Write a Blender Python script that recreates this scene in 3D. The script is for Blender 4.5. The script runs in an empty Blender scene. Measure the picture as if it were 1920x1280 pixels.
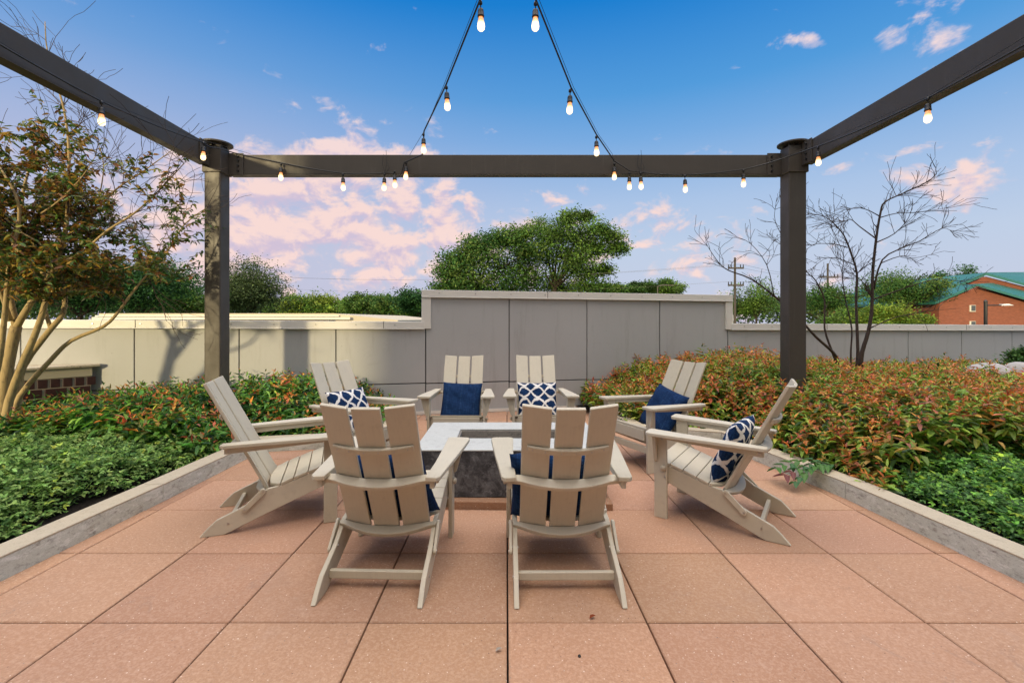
import bpy, bmesh, math, random
import numpy as np
from mathutils import Vector, Matrix
R = math.radians
rng = np.random.default_rng(7)
random.seed(7)
sc = bpy.context.scene
COL = sc.collection

# ---------------------------------------------------------------- camera
F, CH, CX, CY, SL = 869.0, 1.305, 950.0, 598.0, 0.0092
cam_d = bpy.data.cameras.new("camera"); cam = bpy.data.objects.new("camera", cam_d); COL.objects.link(cam)
cam.location = (0, 0, CH); cam.rotation_euler = (R(90), 0, 0)
cam_d.sensor_fit = 'HORIZONTAL'; cam_d.sensor_width = 36.0; cam_d.lens = 36.0*F/1920
cam_d.shift_x = (960-CX)/1920; cam_d.shift_y = -(640-CY)/1920
cam_d.clip_start = 0.05; cam_d.clip_end = 3000
sc.camera = cam
# ---------------------------------------------------------------- world
SUN_EL, SUN_AZ = R(9), R(210)          # azimuth from +Y towards +X of the sun itself
w = bpy.data.worlds.new("World"); sc.world = w; w.use_nodes = True
nt = w.node_tree; N = nt.nodes; L = nt.links; N.clear()
def nd(t, **k):
    n = N.new(t)
    for a, b in k.items(): setattr(n, a, b)
    return n
def mth(op, a, b=None, c=None, clamp=False):
    n = nd('ShaderNodeMath', operation=op); n.use_clamp = clamp
    for i, v in enumerate((a, b, c)):
        if v is None: continue
        if isinstance(v, (int, float)): n.inputs[i].default_value = v
        else: L.new(v, n.inputs[i])
    return n.outputs[0]
def smooth(v, lo, hi):
    n = nd('ShaderNodeMapRange', interpolation_type='SMOOTHSTEP'); L.new(v, n.inputs[0])
    n.inputs[1].default_value = lo; n.inputs[2].default_value = hi
    return n.outputs[0]
def mixc(f, a, b, mode='MIX'):
    n = nd('ShaderNodeMix', data_type='RGBA', blend_type=mode)
    for i, v in ((0, f), (6, a), (7, b)):
        if isinstance(v, (int, float)): n.inputs[i].default_value = v
        elif isinstance(v, tuple): n.inputs[i].default_value = (*v, 1)
        else: L.new(v, n.inputs[i])
    return n.outputs[2]
def ramp(v, stops):
    n = nd('ShaderNodeValToRGB'); L.new(v, n.inputs[0]); e = n.color_ramp.elements
    e[0].position, e[0].color = stops[0][0], (*stops[0][1], 1)
    e[1].position, e[1].color = stops[-1][0], (*stops[-1][1], 1)
    for p, c in stops[1:-1]:
        q = e.new(p); q.color = (*c, 1)
    return n.outputs[0]
tc = nd('ShaderNodeTexCoord'); sep = nd('ShaderNodeSeparateXYZ'); L.new(tc.outputs['Generated'], sep.inputs[0])
dx, dy, dz = sep.outputs
el = mth('MULTIPLY', mth('ARCSINE', dz), 180/math.pi)
eln = mth('DIVIDE', el, 90.0, clamp=True)
sky = nd('ShaderNodeTexSky', sky_type='NISHITA'); sky.sun_disc = False
sky.sun_elevation = SUN_EL; sky.sun_rotation = SUN_AZ; sky.air_density = 1.0; sky.dust_density = 1.2; sky.ozone_density = 2.0
# blue of the clear evening sky by elevation
grad = ramp(eln, [(0.0, (.60, .62, .78)), (.09, (.54, .64, .82)), (.15, (.42, .57, .82)), (.23, (.19, .42, .78)), (.28, (.085, .34, .74)), (.38, (.006, .215, .66)), (.55, (.045, .17, .5)), (1, (.05, .16, .45))])
left = smooth(mth('SUBTRACT', mth('MULTIPLY', dx, -1.0), 0.0), -.35, .75)
lowl = mth('MULTIPLY', left, smooth(el, 36.0, 8.0))
grad = mixc(mth('MULTIPLY', lowl, .55), grad, (.56, .50, .68))
skyc = mixc(1.0, sky.outputs[0], (.1, .1, .1), 'MULTIPLY')
base = mixc(.06, grad, skyc)
# clouds in a flat layer overhead
comb = nd('ShaderNodeVectorMath', operation='MULTIPLY'); L.new(tc.outputs['Generated'], comb.inputs[0]); comb.inputs[1].default_value = (1.0, 1.0, 1.55)
def noise(scale, detail, rough, off=(0, 0, 0), dist=0.0):
    m = nd('ShaderNodeMapping'); L.new(comb.outputs[0], m.inputs[0]); m.inputs['Location'].default_value = off
    n = nd('ShaderNodeTexNoise'); L.new(m.outputs[0], n.inputs['Vector'])
    n.inputs['Scale'].default_value = scale; n.inputs['Detail'].default_value = detail; n.inputs['Roughness'].default_value = rough
    n.inputs['Distortion'].default_value = dist
    return n.outputs[0]
big = noise(3.2, 2, .5, (3.1, 7.7, 0))
puff = noise(14, 8, .57, (1.3, 2.2, 0), .3)
px = mth('DIVIDE', dx, mth('MAXIMUM', dy, .05))      # tangent of azimuth from straight ahead
pz = mth('DIVIDE', dz, mth('MAXIMUM', dy, .05))
def blob(cx_, cz_, rx_, rz_):
    a = mth('POWER', mth('DIVIDE', mth('SUBTRACT', px, cx_), rx_), 2.0); b = mth('POWER', mth('DIVIDE', mth('SUBTRACT', pz, cz_), rz_), 2.0)
    return mth('EXPONENT', mth('MULTIPLY', mth('ADD', a, b), -1.0))
cov = mth('MULTIPLY', blob(-.30, .19, .46, .18), .43)
for b_ in ((-.36, .36, .13, .07, .40), (-.17, .36, .05, .05, .18), (.40, .13, .35, .09, .27), (.30, .24, .12, .05, .2), (.95, .31, .24, .09, .32), (.66, .60, .045, .022, .42), (1.0, .58, .17, .08, .28), (-.75, .2, .4, .2, .20)):
    cov = mth('ADD', cov, mth('MULTIPLY', blob(*b_[:4]), b_[4]))
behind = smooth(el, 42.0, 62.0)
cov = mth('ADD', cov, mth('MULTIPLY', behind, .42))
cov = mth('ADD', cov, mth('MULTIPLY', smooth(dy, -.1, -.5), .35))
field = mth('ADD', mth('ADD', mth('MULTIPLY_ADD', puff, 1.5, -.25), mth('MULTIPLY', mth('SUBTRACT', big, .5), .45)), cov)
dens = smooth(field, .72, 1.0)
puff2 = noise(14, 5, .55, (1.3, 2.2, 0.026), .3)
lit = smooth(mth('SUBTRACT', puff, puff2), -.13, .08)
ccol = mixc(lit, (.66, .54, .68), (1.0, .73, .66))
high = smooth(el, 12.0, 30.0)
ccol = mixc(mth('MULTIPLY', high, .35), ccol, (.93, .83, .88))
allc = mixc(mth('MULTIPLY', dens, .88), base, ccol)
# sky brightened and warmed overhead and behind the camera, unseen, to light the patio
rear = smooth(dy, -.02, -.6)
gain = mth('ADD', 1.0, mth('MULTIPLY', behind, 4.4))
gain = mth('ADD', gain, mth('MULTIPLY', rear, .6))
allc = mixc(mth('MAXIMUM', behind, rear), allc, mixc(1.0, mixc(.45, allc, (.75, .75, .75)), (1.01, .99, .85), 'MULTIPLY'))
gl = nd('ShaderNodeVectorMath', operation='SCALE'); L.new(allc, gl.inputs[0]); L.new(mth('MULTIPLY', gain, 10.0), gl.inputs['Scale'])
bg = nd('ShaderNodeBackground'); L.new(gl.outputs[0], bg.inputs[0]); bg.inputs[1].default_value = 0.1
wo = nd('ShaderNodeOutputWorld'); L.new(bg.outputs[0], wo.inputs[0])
# ---------------------------------------------------------------- sun
sl_ = bpy.data.lights.new("sun", 'SUN'); sun = bpy.data.objects.new("sun", sl_); COL.objects.link(sun)
sl_.energy = 4.2; sl_.angle = R(2.6); sl_.color = (1.0, .81, .46)
sv = Vector((math.sin(SUN_AZ)*math.cos(SUN_EL), math.cos(SUN_AZ)*math.cos(SUN_EL), math.sin(SUN_EL)))
sun.rotation_euler = (-sv).to_track_quat('-Z', 'Y').to_euler()
# ---------------------------------------------------------------- exposure
sc.render.engine = 'CYCLES'
sc.view_settings.view_transform = 'Standard'; sc.view_settings.look = 'None'
sc.view_settings.exposure = 0.0; sc.view_settings.gamma = 1.0

# ================================================================ helpers
def fz(y): return -SL*y
def at(px_, py_, Y): return Vector(((px_-CX)/F*Y, Y, CH-(py_-CY)/F*Y))
def mat(name, color=(.5, .5, .5), rough=.6, metal=0.0, build=None, spec=.5):
    m = bpy.data.materials.new(name); m.use_nodes = True
    t = m.node_tree; b = t.nodes['Principled BSDF']
    b.inputs['Base Color'].default_value = (*color, 1); b.inputs['Roughness'].default_value = rough
    b.inputs['Metallic'].default_value = metal; b.inputs['Specular IOR Level'].default_value = spec
    if build: build(t, b)
    return m
class G:
    """small node helper"""
    def __init__(s, t): s.t = t
    def n(s, ty, **k):
        n = s.t.nodes.new(ty)
        for a, b in k.items(): setattr(n, a, b)
        return n
    def l(s, a, b): s.t.links.new(a, b)
    def coord(s, kind='Object', scale=(1, 1, 1), loc=(0, 0, 0)):
        c = s.n('ShaderNodeTexCoord'); m = s.n('ShaderNodeMapping'); s.l(c.outputs[kind], m.inputs[0])
        m.inputs['Scale'].default_value = scale; m.inputs['Location'].default_value = loc; return m.outputs[0]
    def noise(s, v, sc_, det=4, ro=.55, dist=0):
        n = s.n('ShaderNodeTexNoise'); s.l(v, n.inputs['Vector']); n.inputs['Scale'].default_value = sc_
        n.inputs['Detail'].default_value = det; n.inputs['Roughness'].default_value = ro; n.inputs['Distortion'].default_value = dist
        return n.outputs[0]
    def vor(s, v, sc_, feat='F1', out='Distance'):
        n = s.n('ShaderNodeTexVoronoi', feature=feat); s.l(v, n.inputs['Vector']); n.inputs['Scale'].default_value = sc_; return n.outputs[out]
    def rng(s, v, a, b, c=0, d=1):
        n = s.n('ShaderNodeMapRange', interpolation_type='SMOOTHSTEP'); s.l(v, n.inputs[0])
        for i, q in enumerate((a, b, c, d)): n.inputs[i+1].default_value = q
        return n.outputs[0]
    def mix(s, f, a, b, mode='MIX'):
        n = s.n('ShaderNodeMix', data_type='RGBA', blend_type=mode)
        for i, v in ((0, f), (6, a), (7, b)):
            if isinstance(v, (int, float)): n.inputs[i].default_value = v
            elif isinstance(v, tuple): n.inputs[i].default_value = (*v, 1)
            else: s.l(v, n.inputs[i])
        return n.outputs[2]
    def m(s, op, a, b=None, clamp=False):
        n = s.n('ShaderNodeMath', operation=op); n.use_clamp = clamp
        for i, v in enumerate((a, b)):
            if v is None: continue
            if isinstance(v, (int, float)): n.inputs[i].default_value = v
            else: s.l(v, n.inputs[i])
        return n.outputs[0]
    def bump(s, h, b, strength=.3, dist=.01):
        n = s.n('ShaderNodeBump'); n.inputs['Strength'].default_value = strength; n.inputs['Distance'].default_value = dist
        s.l(h, n.inputs['Height']); s.l(n.outputs[0], b.inputs['Normal'])

# ---- materials
def _paver(t, b):
    g = G(t); v = g.coord()
    at_ = g.n('ShaderNodeAttribute', attribute_name='tone')
    c = g.mix(g.noise(v, 2.2, 5, .6), (.375, .208, .125), (.475, .275, .168))
    c = g.mix(g.m('MULTIPLY', g.rng(g.noise(v, 75, 3, .75), .42, .68), .55), c, (.58, .39, .27))
    c = g.mix(1.0, c, at_.outputs['Color'], 'MULTIPLY')
    c = g.mix(g.m('MULTIPLY', g.rng(g.noise(v, 160, 2, .7), .5, .75), .45), c, (.28, .15, .10))
    sp = g.rng(g.vor(v, 55), .17, .10)
    rnd = g.n('ShaderNodeTexVoronoi'); g.l(v, rnd.inputs['Vector']); rnd.inputs['Scale'].default_value = 55
    sel = g.n('ShaderNodeSeparateColor'); g.l(rnd.outputs['Color'], sel.inputs[0])
    c = g.mix(g.m('MULTIPLY', g.m('MULTIPLY', sp, g.rng(sel.outputs[0], .66, .74)), .8), c, (.82, .70, .58))
    c = g.mix(g.m('MULTIPLY', g.m('MULTIPLY', sp, g.rng(sel.outputs[1], .82, .88)), .8), c, (.10, .07, .06))
    c = g.mix(g.m('MULTIPLY', g.rng(g.noise(v, 1.1, 6, .7), .50, .75), .45), c, (.30, .20, .15))
    c = g.mix(g.m('MULTIPLY', g.rng(g.noise(v, 3.7, 8, .8, 1.0), .56, .70), .40), c, (.24, .165, .13))
    c = g.mix(g.m('MULTIPLY', g.rng(g.noise(v, 1.7, 9, .75, .4), .60, .72), .25), c, (.62, .47, .38))
    g.l(c, b.inputs['Base Color']); g.bump(g.noise(v, 240, 3, .7), b, .35, .002)
M_pav = mat('paver', rough=.85, build=_paver, spec=.3)
def _conc(t, b, ca=(.50, .46, .39), cb=(.60, .57, .50), dark=(.16, .15, .14), amt=.6, bump=.4):
    g = G(t); v = g.coord()
    c = g.mix(g.noise(v, 3, 6, .65), ca, cb)
    s = g.rng(g.noise(g.coord(scale=(1, 1, 2.0)), 16, 10, .78, .2), .50, .68)
    c = g.mix(g.m('MULTIPLY', s, amt), c, dark)
    c = g.mix(g.m('MULTIPLY', g.rng(g.noise(v, 120, 2, .6), .55, .7), .35), c, tuple(x*.5 for x in ca))
    g.l(c, b.inputs['Base Color']); g.bump(g.noise(v, 60, 5, .7), b, bump, .004)
M_curbtop = mat('kerb_top', rough=.9, build=lambda t, b: _conc(t, b, (.45, .39, .28), (.54, .47, .35), (.20, .16, .12), .30), spec=.2)
def _curb(t, b):
    _conc(t, b, (.50, .54, .46), (.68, .71, .63), (.17, .16, .14), .75, .6)
    g = G(t); v = g.coord(scale=(1, 1, 3.2)); src = b.inputs['Base Color'].links[0].from_socket
    c = g.mix(g.m('MULTIPLY', g.rng(g.noise(v, 7, 10, .82, .3), .50, .60), .65), src, (.84, .86, .80))
    c = g.mix(g.m('MULTIPLY', g.rng(g.noise(v, 5, 9, .8, .2), .56, .66), .55), c, (.24, .19, .14))
    g.l(c, b.inputs['Base Color'])
M_curbside = mat('kerb_side', rough=.9, build=_curb, spec=.2)
M_pittop = mat('pit_top', rough=.75, build=lambda t, b: _conc(t, b, (.42, .44, .41), (.56, .57, .54), (.34, .34, .32), .55, .2), spec=.3)
M_pitin = mat('pit_inside', rough=.95, build=lambda t, b: _conc(t, b, (.25, .23, .20), (.33, .30, .26), (.10, .09, .08), .8, .8), spec=.2)
def _pitside(t, b):
    g = G(t); v = g.coord()
    c = g.mix(g.rng(g.noise(v, 11, 8, .7, .8), .38, .66), (.030, .032, .036), (.125, .13, .135))
    c = g.mix(g.m('MULTIPLY', g.rng(g.noise(v, 24, 6, .75, .6), .52, .66), .5), c, (.24, .25, .26))
    g.l(c, b.inputs['Base Color']); g.bump(g.noise(v, 50, 4, .7), b, .3, .003)
M_pitside = mat('pit_side', rough=.6, build=_pitside)
def _stonegrout(t, b):
    g = G(t); v = g.coord(); c = g.mix(g.vor(v, 35, out='Color'), (.06, .055, .05), (.16, .14, .12)); g.l(c, b.inputs['Base Color'])
M_lava = mat('lava_rock', rough=.95, build=_stonegrout, spec=.2)
M_rust = mat('rusty_steel', (.22, .12, .07), .7)
def _poly(t, b):
    g = G(t); v = g.coord()
    oi = g.n('ShaderNodeObjectInfo')
    c = g.mix(g.noise(v, 5, 4, .6), (.515, .468, .350), (.57, .515, .39))
    c = g.mix(g.m('MULTIPLY', g.rng(g.noise(g.coord(scale=(1, 1, 1)), 13, 6, .7), .52, .75), .30), c, (.33, .28, .21))
    c = g.mix(g.m('MULTIPLY', g.rng(g.noise(g.coord(scale=(14, 1.2, 1.2)), 9, 5, .7), .45, .75), .22), c, (.38, .33, .26))
    br_ = g.n('ShaderNodeBrightContrast'); g.l(c, br_.inputs[0]); g.l(g.rng(oi.outputs['Random'], 0, 1, -.035, .03), br_.inputs[1]); c = br_.outputs[0]
    g.l(c, b.inputs['Base Color']); g.bump(g.noise(v, 130, 3, .6), b, .10, .001)
M_poly = mat('sand_lumber', rough=.5, build=_poly, spec=.45)
M_bolt = mat('steel_bolt', (.45, .44, .42), .35, 1.0)
def _wall(t, b):
    g = G(t); v = g.coord()
    c = g.mix(g.noise(v, 1.2, 5, .6), (.375, .38, .375), (.435, .44, .435))
    st = g.rng(g.noise(g.coord(scale=(3.0, 3.0, .35)), 2.2, 6, .7), .52, .74)
    c = g.mix(g.m('MULTIPLY', st, .42), c, (.27, .26, .245))
    c = g.mix(g.m('MULTIPLY', g.rng(g.noise(v, 5, 6, .75, .5), .58, .74), .20), c, (.25, .23, .21))
    # fasteners in a regular grid
    c = g.mix(g.m('MULTIPLY', g.rng(g.vor(v, 7), .055, .035), .35), c, (.15, .14, .13))
    g.l(c, b.inputs['Base Color']); g.bump(g.noise(v, 40, 4, .6), b, .12, .002)
M_wall = mat('wall_panel', rough=.62, build=_wall, spec=.35)
M_joint = mat('dark_joint', (.07, .065, .06), .8)
def _coping(t, b):
    g = G(t); v = g.coord(); c = g.mix(g.noise(g.coord(scale=(1, 1, 4)), 3, 6, .7), (.62, .60, .54), (.74, .72, .66))
    g.l(c, b.inputs['Base Color'])
M_coping = mat('coping_metal', rough=.45, build=_coping)
def _steel(t, b):
    g = G(t); v = g.coord(); c = g.mix(g.noise(g.coord(scale=(1, 1, 1)), 2.5, 7, .7), (.055, .047, .037), (.084, .072, .058))
    c = g.mix(g.m('MULTIPLY', g.rng(g.noise(g.coord(scale=(6, 6, .5)), 3, 5, .7), .55, .75), .4), c, (.11, .10, .085))
    g.l(c, b.inputs['Base Color']); g.l(g.rng(g.noise(v, 4, 5, .6), .3, .7, .38, .6), b.inputs['Roughness'])
M_steel = mat('bronze_steel', rough=.5, metal=.0, spec=.35, build=_steel)
M_soil = mat('mulch', rough=.95, spec=.1, build=lambda t, b: (lambda g: (g.l(g.mix(g.noise(g.coord(), 30, 6, .8), (.008, .007, .006), (.045, .035, .028)), b.inputs['Base Color']), g.bump(g.noise(g.coord(), 55, 5, .8), b, 1.0, .03)))(G(t)))
M_black = mat('black_rubber', (.012, .012, .012), .5)
def _leaf(t, b, rough=.5, tr=.30):
    g = G(t); a = g.n('ShaderNodeAttribute', attribute_name='tone')
    g.l(a.outputs['Color'], b.inputs['Base Color'])
    out = t.nodes['Material Output']; tl = g.n('ShaderNodeBsdfTranslucent'); g.l(a.outputs['Color'], tl.inputs[0])
    mx = g.n('ShaderNodeMixShader'); mx.inputs[0].default_value = tr
    g.l(b.outputs[0], mx.inputs[1]); g.l(tl.outputs[0], mx.inputs[2]); g.l(mx.outputs[0], out.inputs[0])
M_leaf = mat('leaf', rough=.45, build=_leaf, spec=.4)
M_leafmatt = mat('leaf_matt', rough=.7, build=_leaf, spec=.2)
def _bark(t, b, a=(.25, .19, .12), c2=(.40, .32, .21), dk=(.10, .075, .055)):
    g = G(t); v = g.coord(scale=(1, 1, .35)); c = g.mix(g.noise(v, 14, 6, .7), a, c2)
    c = g.mix(g.m('MULTIPLY', g.rng(g.noise(v, 40, 4, .7), .5, .7), .6), c, dk)
    g.l(c, b.inputs['Base Color']); g.bump(g.noise(v, 45, 5, .7), b, .6, .008)
M_bark = mat('bark', rough=.85, build=lambda t, b: _bark(t, b, (.32, .235, .12), (.50, .38, .19), (.09, .065, .045)), spec=.2)
M_barkdark = mat('bark_dark', rough=.9, build=lambda t, b: _bark(t, b, (.05, .036, .03), (.10, .075, .06), (.025, .02, .018)), spec=.2)
M_barkfar = mat('bark_far', rough=.9, build=lambda t, b: _bark(t, b, (.035, .028, .022), (.06, .048, .036), (.02, .016, .013)), spec=.1)
def _brick(t, b, sc_=(1, 1, 1), c1=(.20, .058, .034), c2=(.27, .08, .045), mo=(.20, .12, .09), bw=.22, bh=.075, ms=.008, axis='xz'):
    g = G(t); c = g.n('ShaderNodeTexCoord'); s = g.n('ShaderNodeSeparateXYZ'); g.l(c.outputs['Object'], s.inputs[0])
    cb = g.n('ShaderNodeCombineXYZ'); g.l(s.outputs[0], cb.inputs[0]); g.l(s.outputs[2], cb.inputs[1])
    k = g.n('ShaderNodeTexBrick'); g.l(cb.outputs[0], k.inputs['Vector']); k.inputs['Scale'].default_value = 1
    k.inputs['Color1'].default_value = (*c1, 1); k.inputs['Color2'].default_value = (*c2, 1); k.inputs['Mortar'].default_value = (*mo, 1)
    k.inputs['Brick Width'].default_value = bw; k.inputs['Row Height'].default_value = bh; k.inputs['Mortar Size'].default_value = ms
    g.l(k.outputs[0], b.inputs['Base Color'])
M_brick = mat('red_brick', rough=.85, build=_brick, spec=.2)
M_fac = mat('facade', rough=.8, build=lambda t, b: (lambda g: g.l(g.mix(g.noise(g.coord(), 1.5, 5, .6), (.15, .145, .13), (.20, .19, .17)), b.inputs['Base Color']))(G(t)))
M_teal = mat('teal_metal', rough=.4, build=lambda t, b: (lambda g: g.l(g.mix(g.noise(g.coord(), .6, 4, .6), (.018, .105, .088), (.030, .15, .125)), b.inputs['Base Color']))(G(t)))
M_glass = mat('window_glass', (.05, .06, .07), .1)
M_white = mat('white_trim', (.62, .58, .50), .5)
M_glaze = mat('glazed_brick', rough=.28, build=lambda t, b: (lambda g: g.l(g.mix(g.noise(g.coord(), 9, 4, .6), (.028, .013, .016), (.075, .030, .030)), b.inputs['Base Color']))(G(t)))
M_mortar = mat('mortar', (.33, .27, .20), .9)
def _cream(t, b):
    g = G(t); v = g.coord(); c = g.mix(g.noise(v, 3, 5, .6), (.46, .40, .29), (.56, .49, .37))
    c = g.mix(g.rng(g.noise(v, 26, 7, .75), .56, .66), c, (.16, .11, .08)); g.l(c, b.inputs['Base Color'])
M_cream = mat('chipped_cream', rough=.75, build=_cream)
M_creamclean = mat('cream_band', (.50, .44, .32), .7)
def _rock(t, b):
    g = G(t); v = g.coord(); c = g.mix(g.noise(v, 5, 6, .7), (.30, .28, .26), (.52, .50, .47)); g.l(c, b.inputs['Base Color']); g.bump(g.noise(v, 9, 6, .7), b, .6, .03)
M_rock = mat('pale_rock', rough=.9, build=_rock)
M_ground = mat('ground', rough=.95, build=lambda t, b: (lambda g: g.l(g.mix(g.noise(g.coord(), .05, 6, .7), (.05, .09, .025), (.12, .13, .06)), b.inputs['Base Color']))(G(t)))
def _navy(t, b, pattern=False):
    g = G(t); uv = g.n('ShaderNodeUVMap'); s = g.n('ShaderNodeSeparateXYZ'); g.l(uv.outputs[0], s.inputs[0]); u, v = s.outputs[0], s.outputs[1]
    mp = g.n('ShaderNodeMapping'); g.l(uv.outputs[0], mp.inputs[0]); mp.inputs['Scale'].default_value = (60, 7, 1)
    mp2 = g.n('ShaderNodeMapping'); g.l(uv.outputs[0], mp2.inputs[0]); mp2.inputs['Scale'].default_value = (7, 60, 1)
    n1, n2 = g.noise(mp.outputs[0], 1.0, 3, .6), g.noise(mp2.outputs[0], 1.0, 3, .6)
    sl = g.m('ADD', n1, n2)
    c = g.mix(g.rng(sl, .8, 1.25), (.004, .017, .060), (.010, .040, .115))
    if pattern:
        wob = g.m('MULTIPLY', g.m('SUBTRACT', g.noise(uv.outputs[0], 7, 3, .6), .5), .14)
        vv = g.m('MULTIPLY', g.m('ADD', v, wob), 3.2)
        fac = None
        for sgn in (1, -1):
            wv = g.m('MULTIPLY', g.m('SINE', g.m('MULTIPLY', u, 9.42)), .42*sgn)
            d = g.m('ABSOLUTE', g.m('SUBTRACT', g.m('FRACT', g.m('ADD', g.m('MULTIPLY', g.m('ADD', vv, wv), 1.0), 10.25)), .5))
            f = g.rng(d, .12, .09)
            fac = f if fac is None else g.m('MAXIMUM', fac, f)
        # dots inside the diamonds
        du = g.m('SUBTRACT', g.m('FRACT', g.m('ADD', g.m('MULTIPLY', u, 3.0), 0.5)), .5); dv = g.m('SUBTRACT', g.m('FRACT', g.m('ADD', vv, .25)), .5)
        r = g.m('SQRT', g.m('ADD', g.m('POWER', g.m('MULTIPLY', du, .9), 2.0), g.m('POWER', dv, 2.0)))
        fac = g.m('MAXIMUM', fac, g.rng(r, .10, .06))
        fac = g.m('MULTIPLY', fac, g.rng(g.noise(mp.outputs[0], 3, 3, .7), .25, .40))
        fr = g.rng(g.m('ADD', g.noise(mp2.outputs[0], 2.2, 3, .7), g.m('MULTIPLY', n1, .5)), .93, 1.03)
        c = g.mix(g.m('MULTIPLY', fr, .55), c, (.5, .5, .5))
        c = g.mix(fac, c, (.72, .70, .66))
    else:
        ln = g.rng(g.m('ABSOLUTE', g.m('SUBTRACT', g.m('FRACT', g.m('MULTIPLY', u, 3.0)), .5)), .012, .004)
        c = g.mix(g.m('MULTIPLY', g.m('MULTIPLY', ln, g.rng(n2, .45, .55)), .35), c, (.12, .22, .38))
    g.l(c, b.inputs['Base Color']); g.bump(g.m('ADD', g.noise(mp.outputs[0], 3, 2), g.noise(mp2.outputs[0], 3, 2)), b, .5, .002)
M_navy = mat('navy_cloth', rough=.9, build=_navy, spec=.15)
M_patt = mat('navy_white_cloth', rough=.9, build=lambda t, b: _navy(t, b, True), spec=.15)
def _bulb(t, b):
    g = G(t); c = g.n('ShaderNodeTexCoord'); s = g.n('ShaderNodeSeparateXYZ'); g.l(c.outputs['Object'], s.inputs[0])
    f = g.rng(s.outputs[2], -.022, -.040)
    b.inputs['Base Color'].default_value = (.9, .7, .4, 1); g.l(g.mix(f, (1.0, .28, .03), (1.0, .72, .36)), b.inputs['Emission Color'])
    g.l(g.rng(s.outputs[2], -.022, -.055, .8, 2.6), b.inputs['Emission Strength'])
M_bulb = mat('lit_bulb', rough=.2, build=_bulb)

# ---- mesh helpers
def finish(name, bm, m, parent=None, smooth_=False, bevel=0, segs=2, ang=30):
    if bevel:
        bmesh.ops.recalc_face_normals(bm, faces=bm.faces)
        es = [e for e in bm.edges if len(e.link_faces) == 2 and e.calc_face_angle(0) > R(ang)]
        bmesh.ops.bevel(bm, geom=es, offset=bevel, segments=segs, affect='EDGES', profile=.5, clamp_overlap=True)
    me = bpy.data.meshes.new(name); bmesh.ops.recalc_face_normals(bm, faces=bm.faces); bm.to_mesh(me); bm.free()
    for mm in (m if isinstance(m, (list, tuple)) else [m]): me.materials.append(mm)
    if smooth_: me.polygons.foreach_set('use_smooth', [True]*len(me.polygons))
    o = bpy.data.objects.new(name, me); COL.objects.link(o)
    if parent: o.parent = parent
    return o
def hexa(bm, p, mi=0):
    """8 points: bottom 4 then top 4"""
    v = [bm.verts.new(q) for q in p]
    for f in ((0, 1, 2, 3), (4, 5, 6, 7), (0, 1, 5, 4), (1, 2, 6, 5), (2, 3, 7, 6), (3, 0, 4, 7)):
        bm.faces.new([v[i] for i in f]).material_index = mi
def box(bm, a, b, mi=0, slope=False):
    x0, y0, z0 = a; x1, y1, z1 = b
    s = (lambda y: fz(y)) if slope else (lambda y: 0)
    hexa(bm, [(x0, y0, z0+s(y0)), (x1, y0, z0+s(y0)), (x1, y1, z0+s(y1)), (x0, y1, z0+s(y1)),
              (x0, y0, z1+s(y0)), (x1, y0, z1+s(y0)), (x1, y1, z1+s(y1)), (x0, y1, z1+s(y1))], mi)
def prism(bm, pa, pb, mi=0):
    """two matching outlines joined into a solid"""
    a = [bm.verts.new(q) for q in pa]; b = [bm.verts.new(q) for q in pb]; n = len(a)
    bm.faces.new(a).material_index = mi; bm.faces.new(b[::-1]).material_index = mi
    for i in range(n): bm.faces.new((a[i], a[(i+1) % n], b[(i+1) % n], b[i])).material_index = mi
def strip(bm, inner, outer, thick, mi=0):
    """quad strip solid between two polylines, thickness vector"""
    T = Vector(thick); n = len(inner)
    A = [bm.verts.new(p) for p in inner]; B = [bm.verts.new(p) for p in outer]
    C = [bm.verts.new(Vector(p)+T) for p in inner]; D = [bm.verts.new(Vector(p)+T) for p in outer]
    for i in range(n-1):
        bm.faces.new((A[i], A[i+1], B[i+1], B[i])); bm.faces.new((C[i], D[i], D[i+1], C[i+1]))
        bm.faces.new((A[i], C[i], C[i+1], A[i+1])); bm.faces.new((B[i], B[i+1], D[i+1], D[i]))
    bm.faces.new((A[0], B[0], D[0], C[0])); bm.faces.new((A[-1], C[-1], D[-1], B[-1]))
def cyl(bm, a, b, r, n=12, r2=None):
    tube(bm, [a, b], [r, r if r2 is None else r2], n)
def tube(bm, pts, rad, n=8, cap=True):
    pts = [Vector(p) for p in pts]; rings = []; prev = None
    for i, p in enumerate(pts):
        d = (pts[min(i+1, len(pts)-1)]-pts[max(i-1, 0)])
        if d.length < 1e-9: d = Vector((0, 0, 1))
        d.normalize()
        if prev is None:
            u = d.orthogonal().normalized()
        else:
            u = (prev-d*prev.dot(d)); u = u.normalized() if u.length > 1e-6 else d.orthogonal().normalized()
        prev = u; v = d.cross(u); r = rad[i] if hasattr(rad, '__len__') else rad
        rings.append([bm.verts.new(p+(u*math.cos(2*math.pi*k/n)+v*math.sin(2*math.pi*k/n))*r) for k in range(n)])
    for a, b in zip(rings, rings[1:]):
        for k in range(n): bm.faces.new((a[k], a[(k+1) % n], b[(k+1) % n], b[k]))
    if cap: bm.faces.new(rings[0][::-1]); bm.faces.new(rings[-1])
def lathe(bm, prof, n=14, c=(0, 0, 0)):
    rings = []
    for r, z in prof:
        rings.append([bm.verts.new((c[0]+r*math.cos(2*math.pi*k/n), c[1]+r*math.sin(2*math.pi*k/n), c[2]+z)) for k in range(n)])
    for a, b in zip(rings, rings[1:]):
        for k in range(n): bm.faces.new((a[k], a[(k+1) % n], b[(k+1) % n], b[k]))
    bm.faces.new(rings[0]); bm.faces.new(rings[-1])
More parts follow.
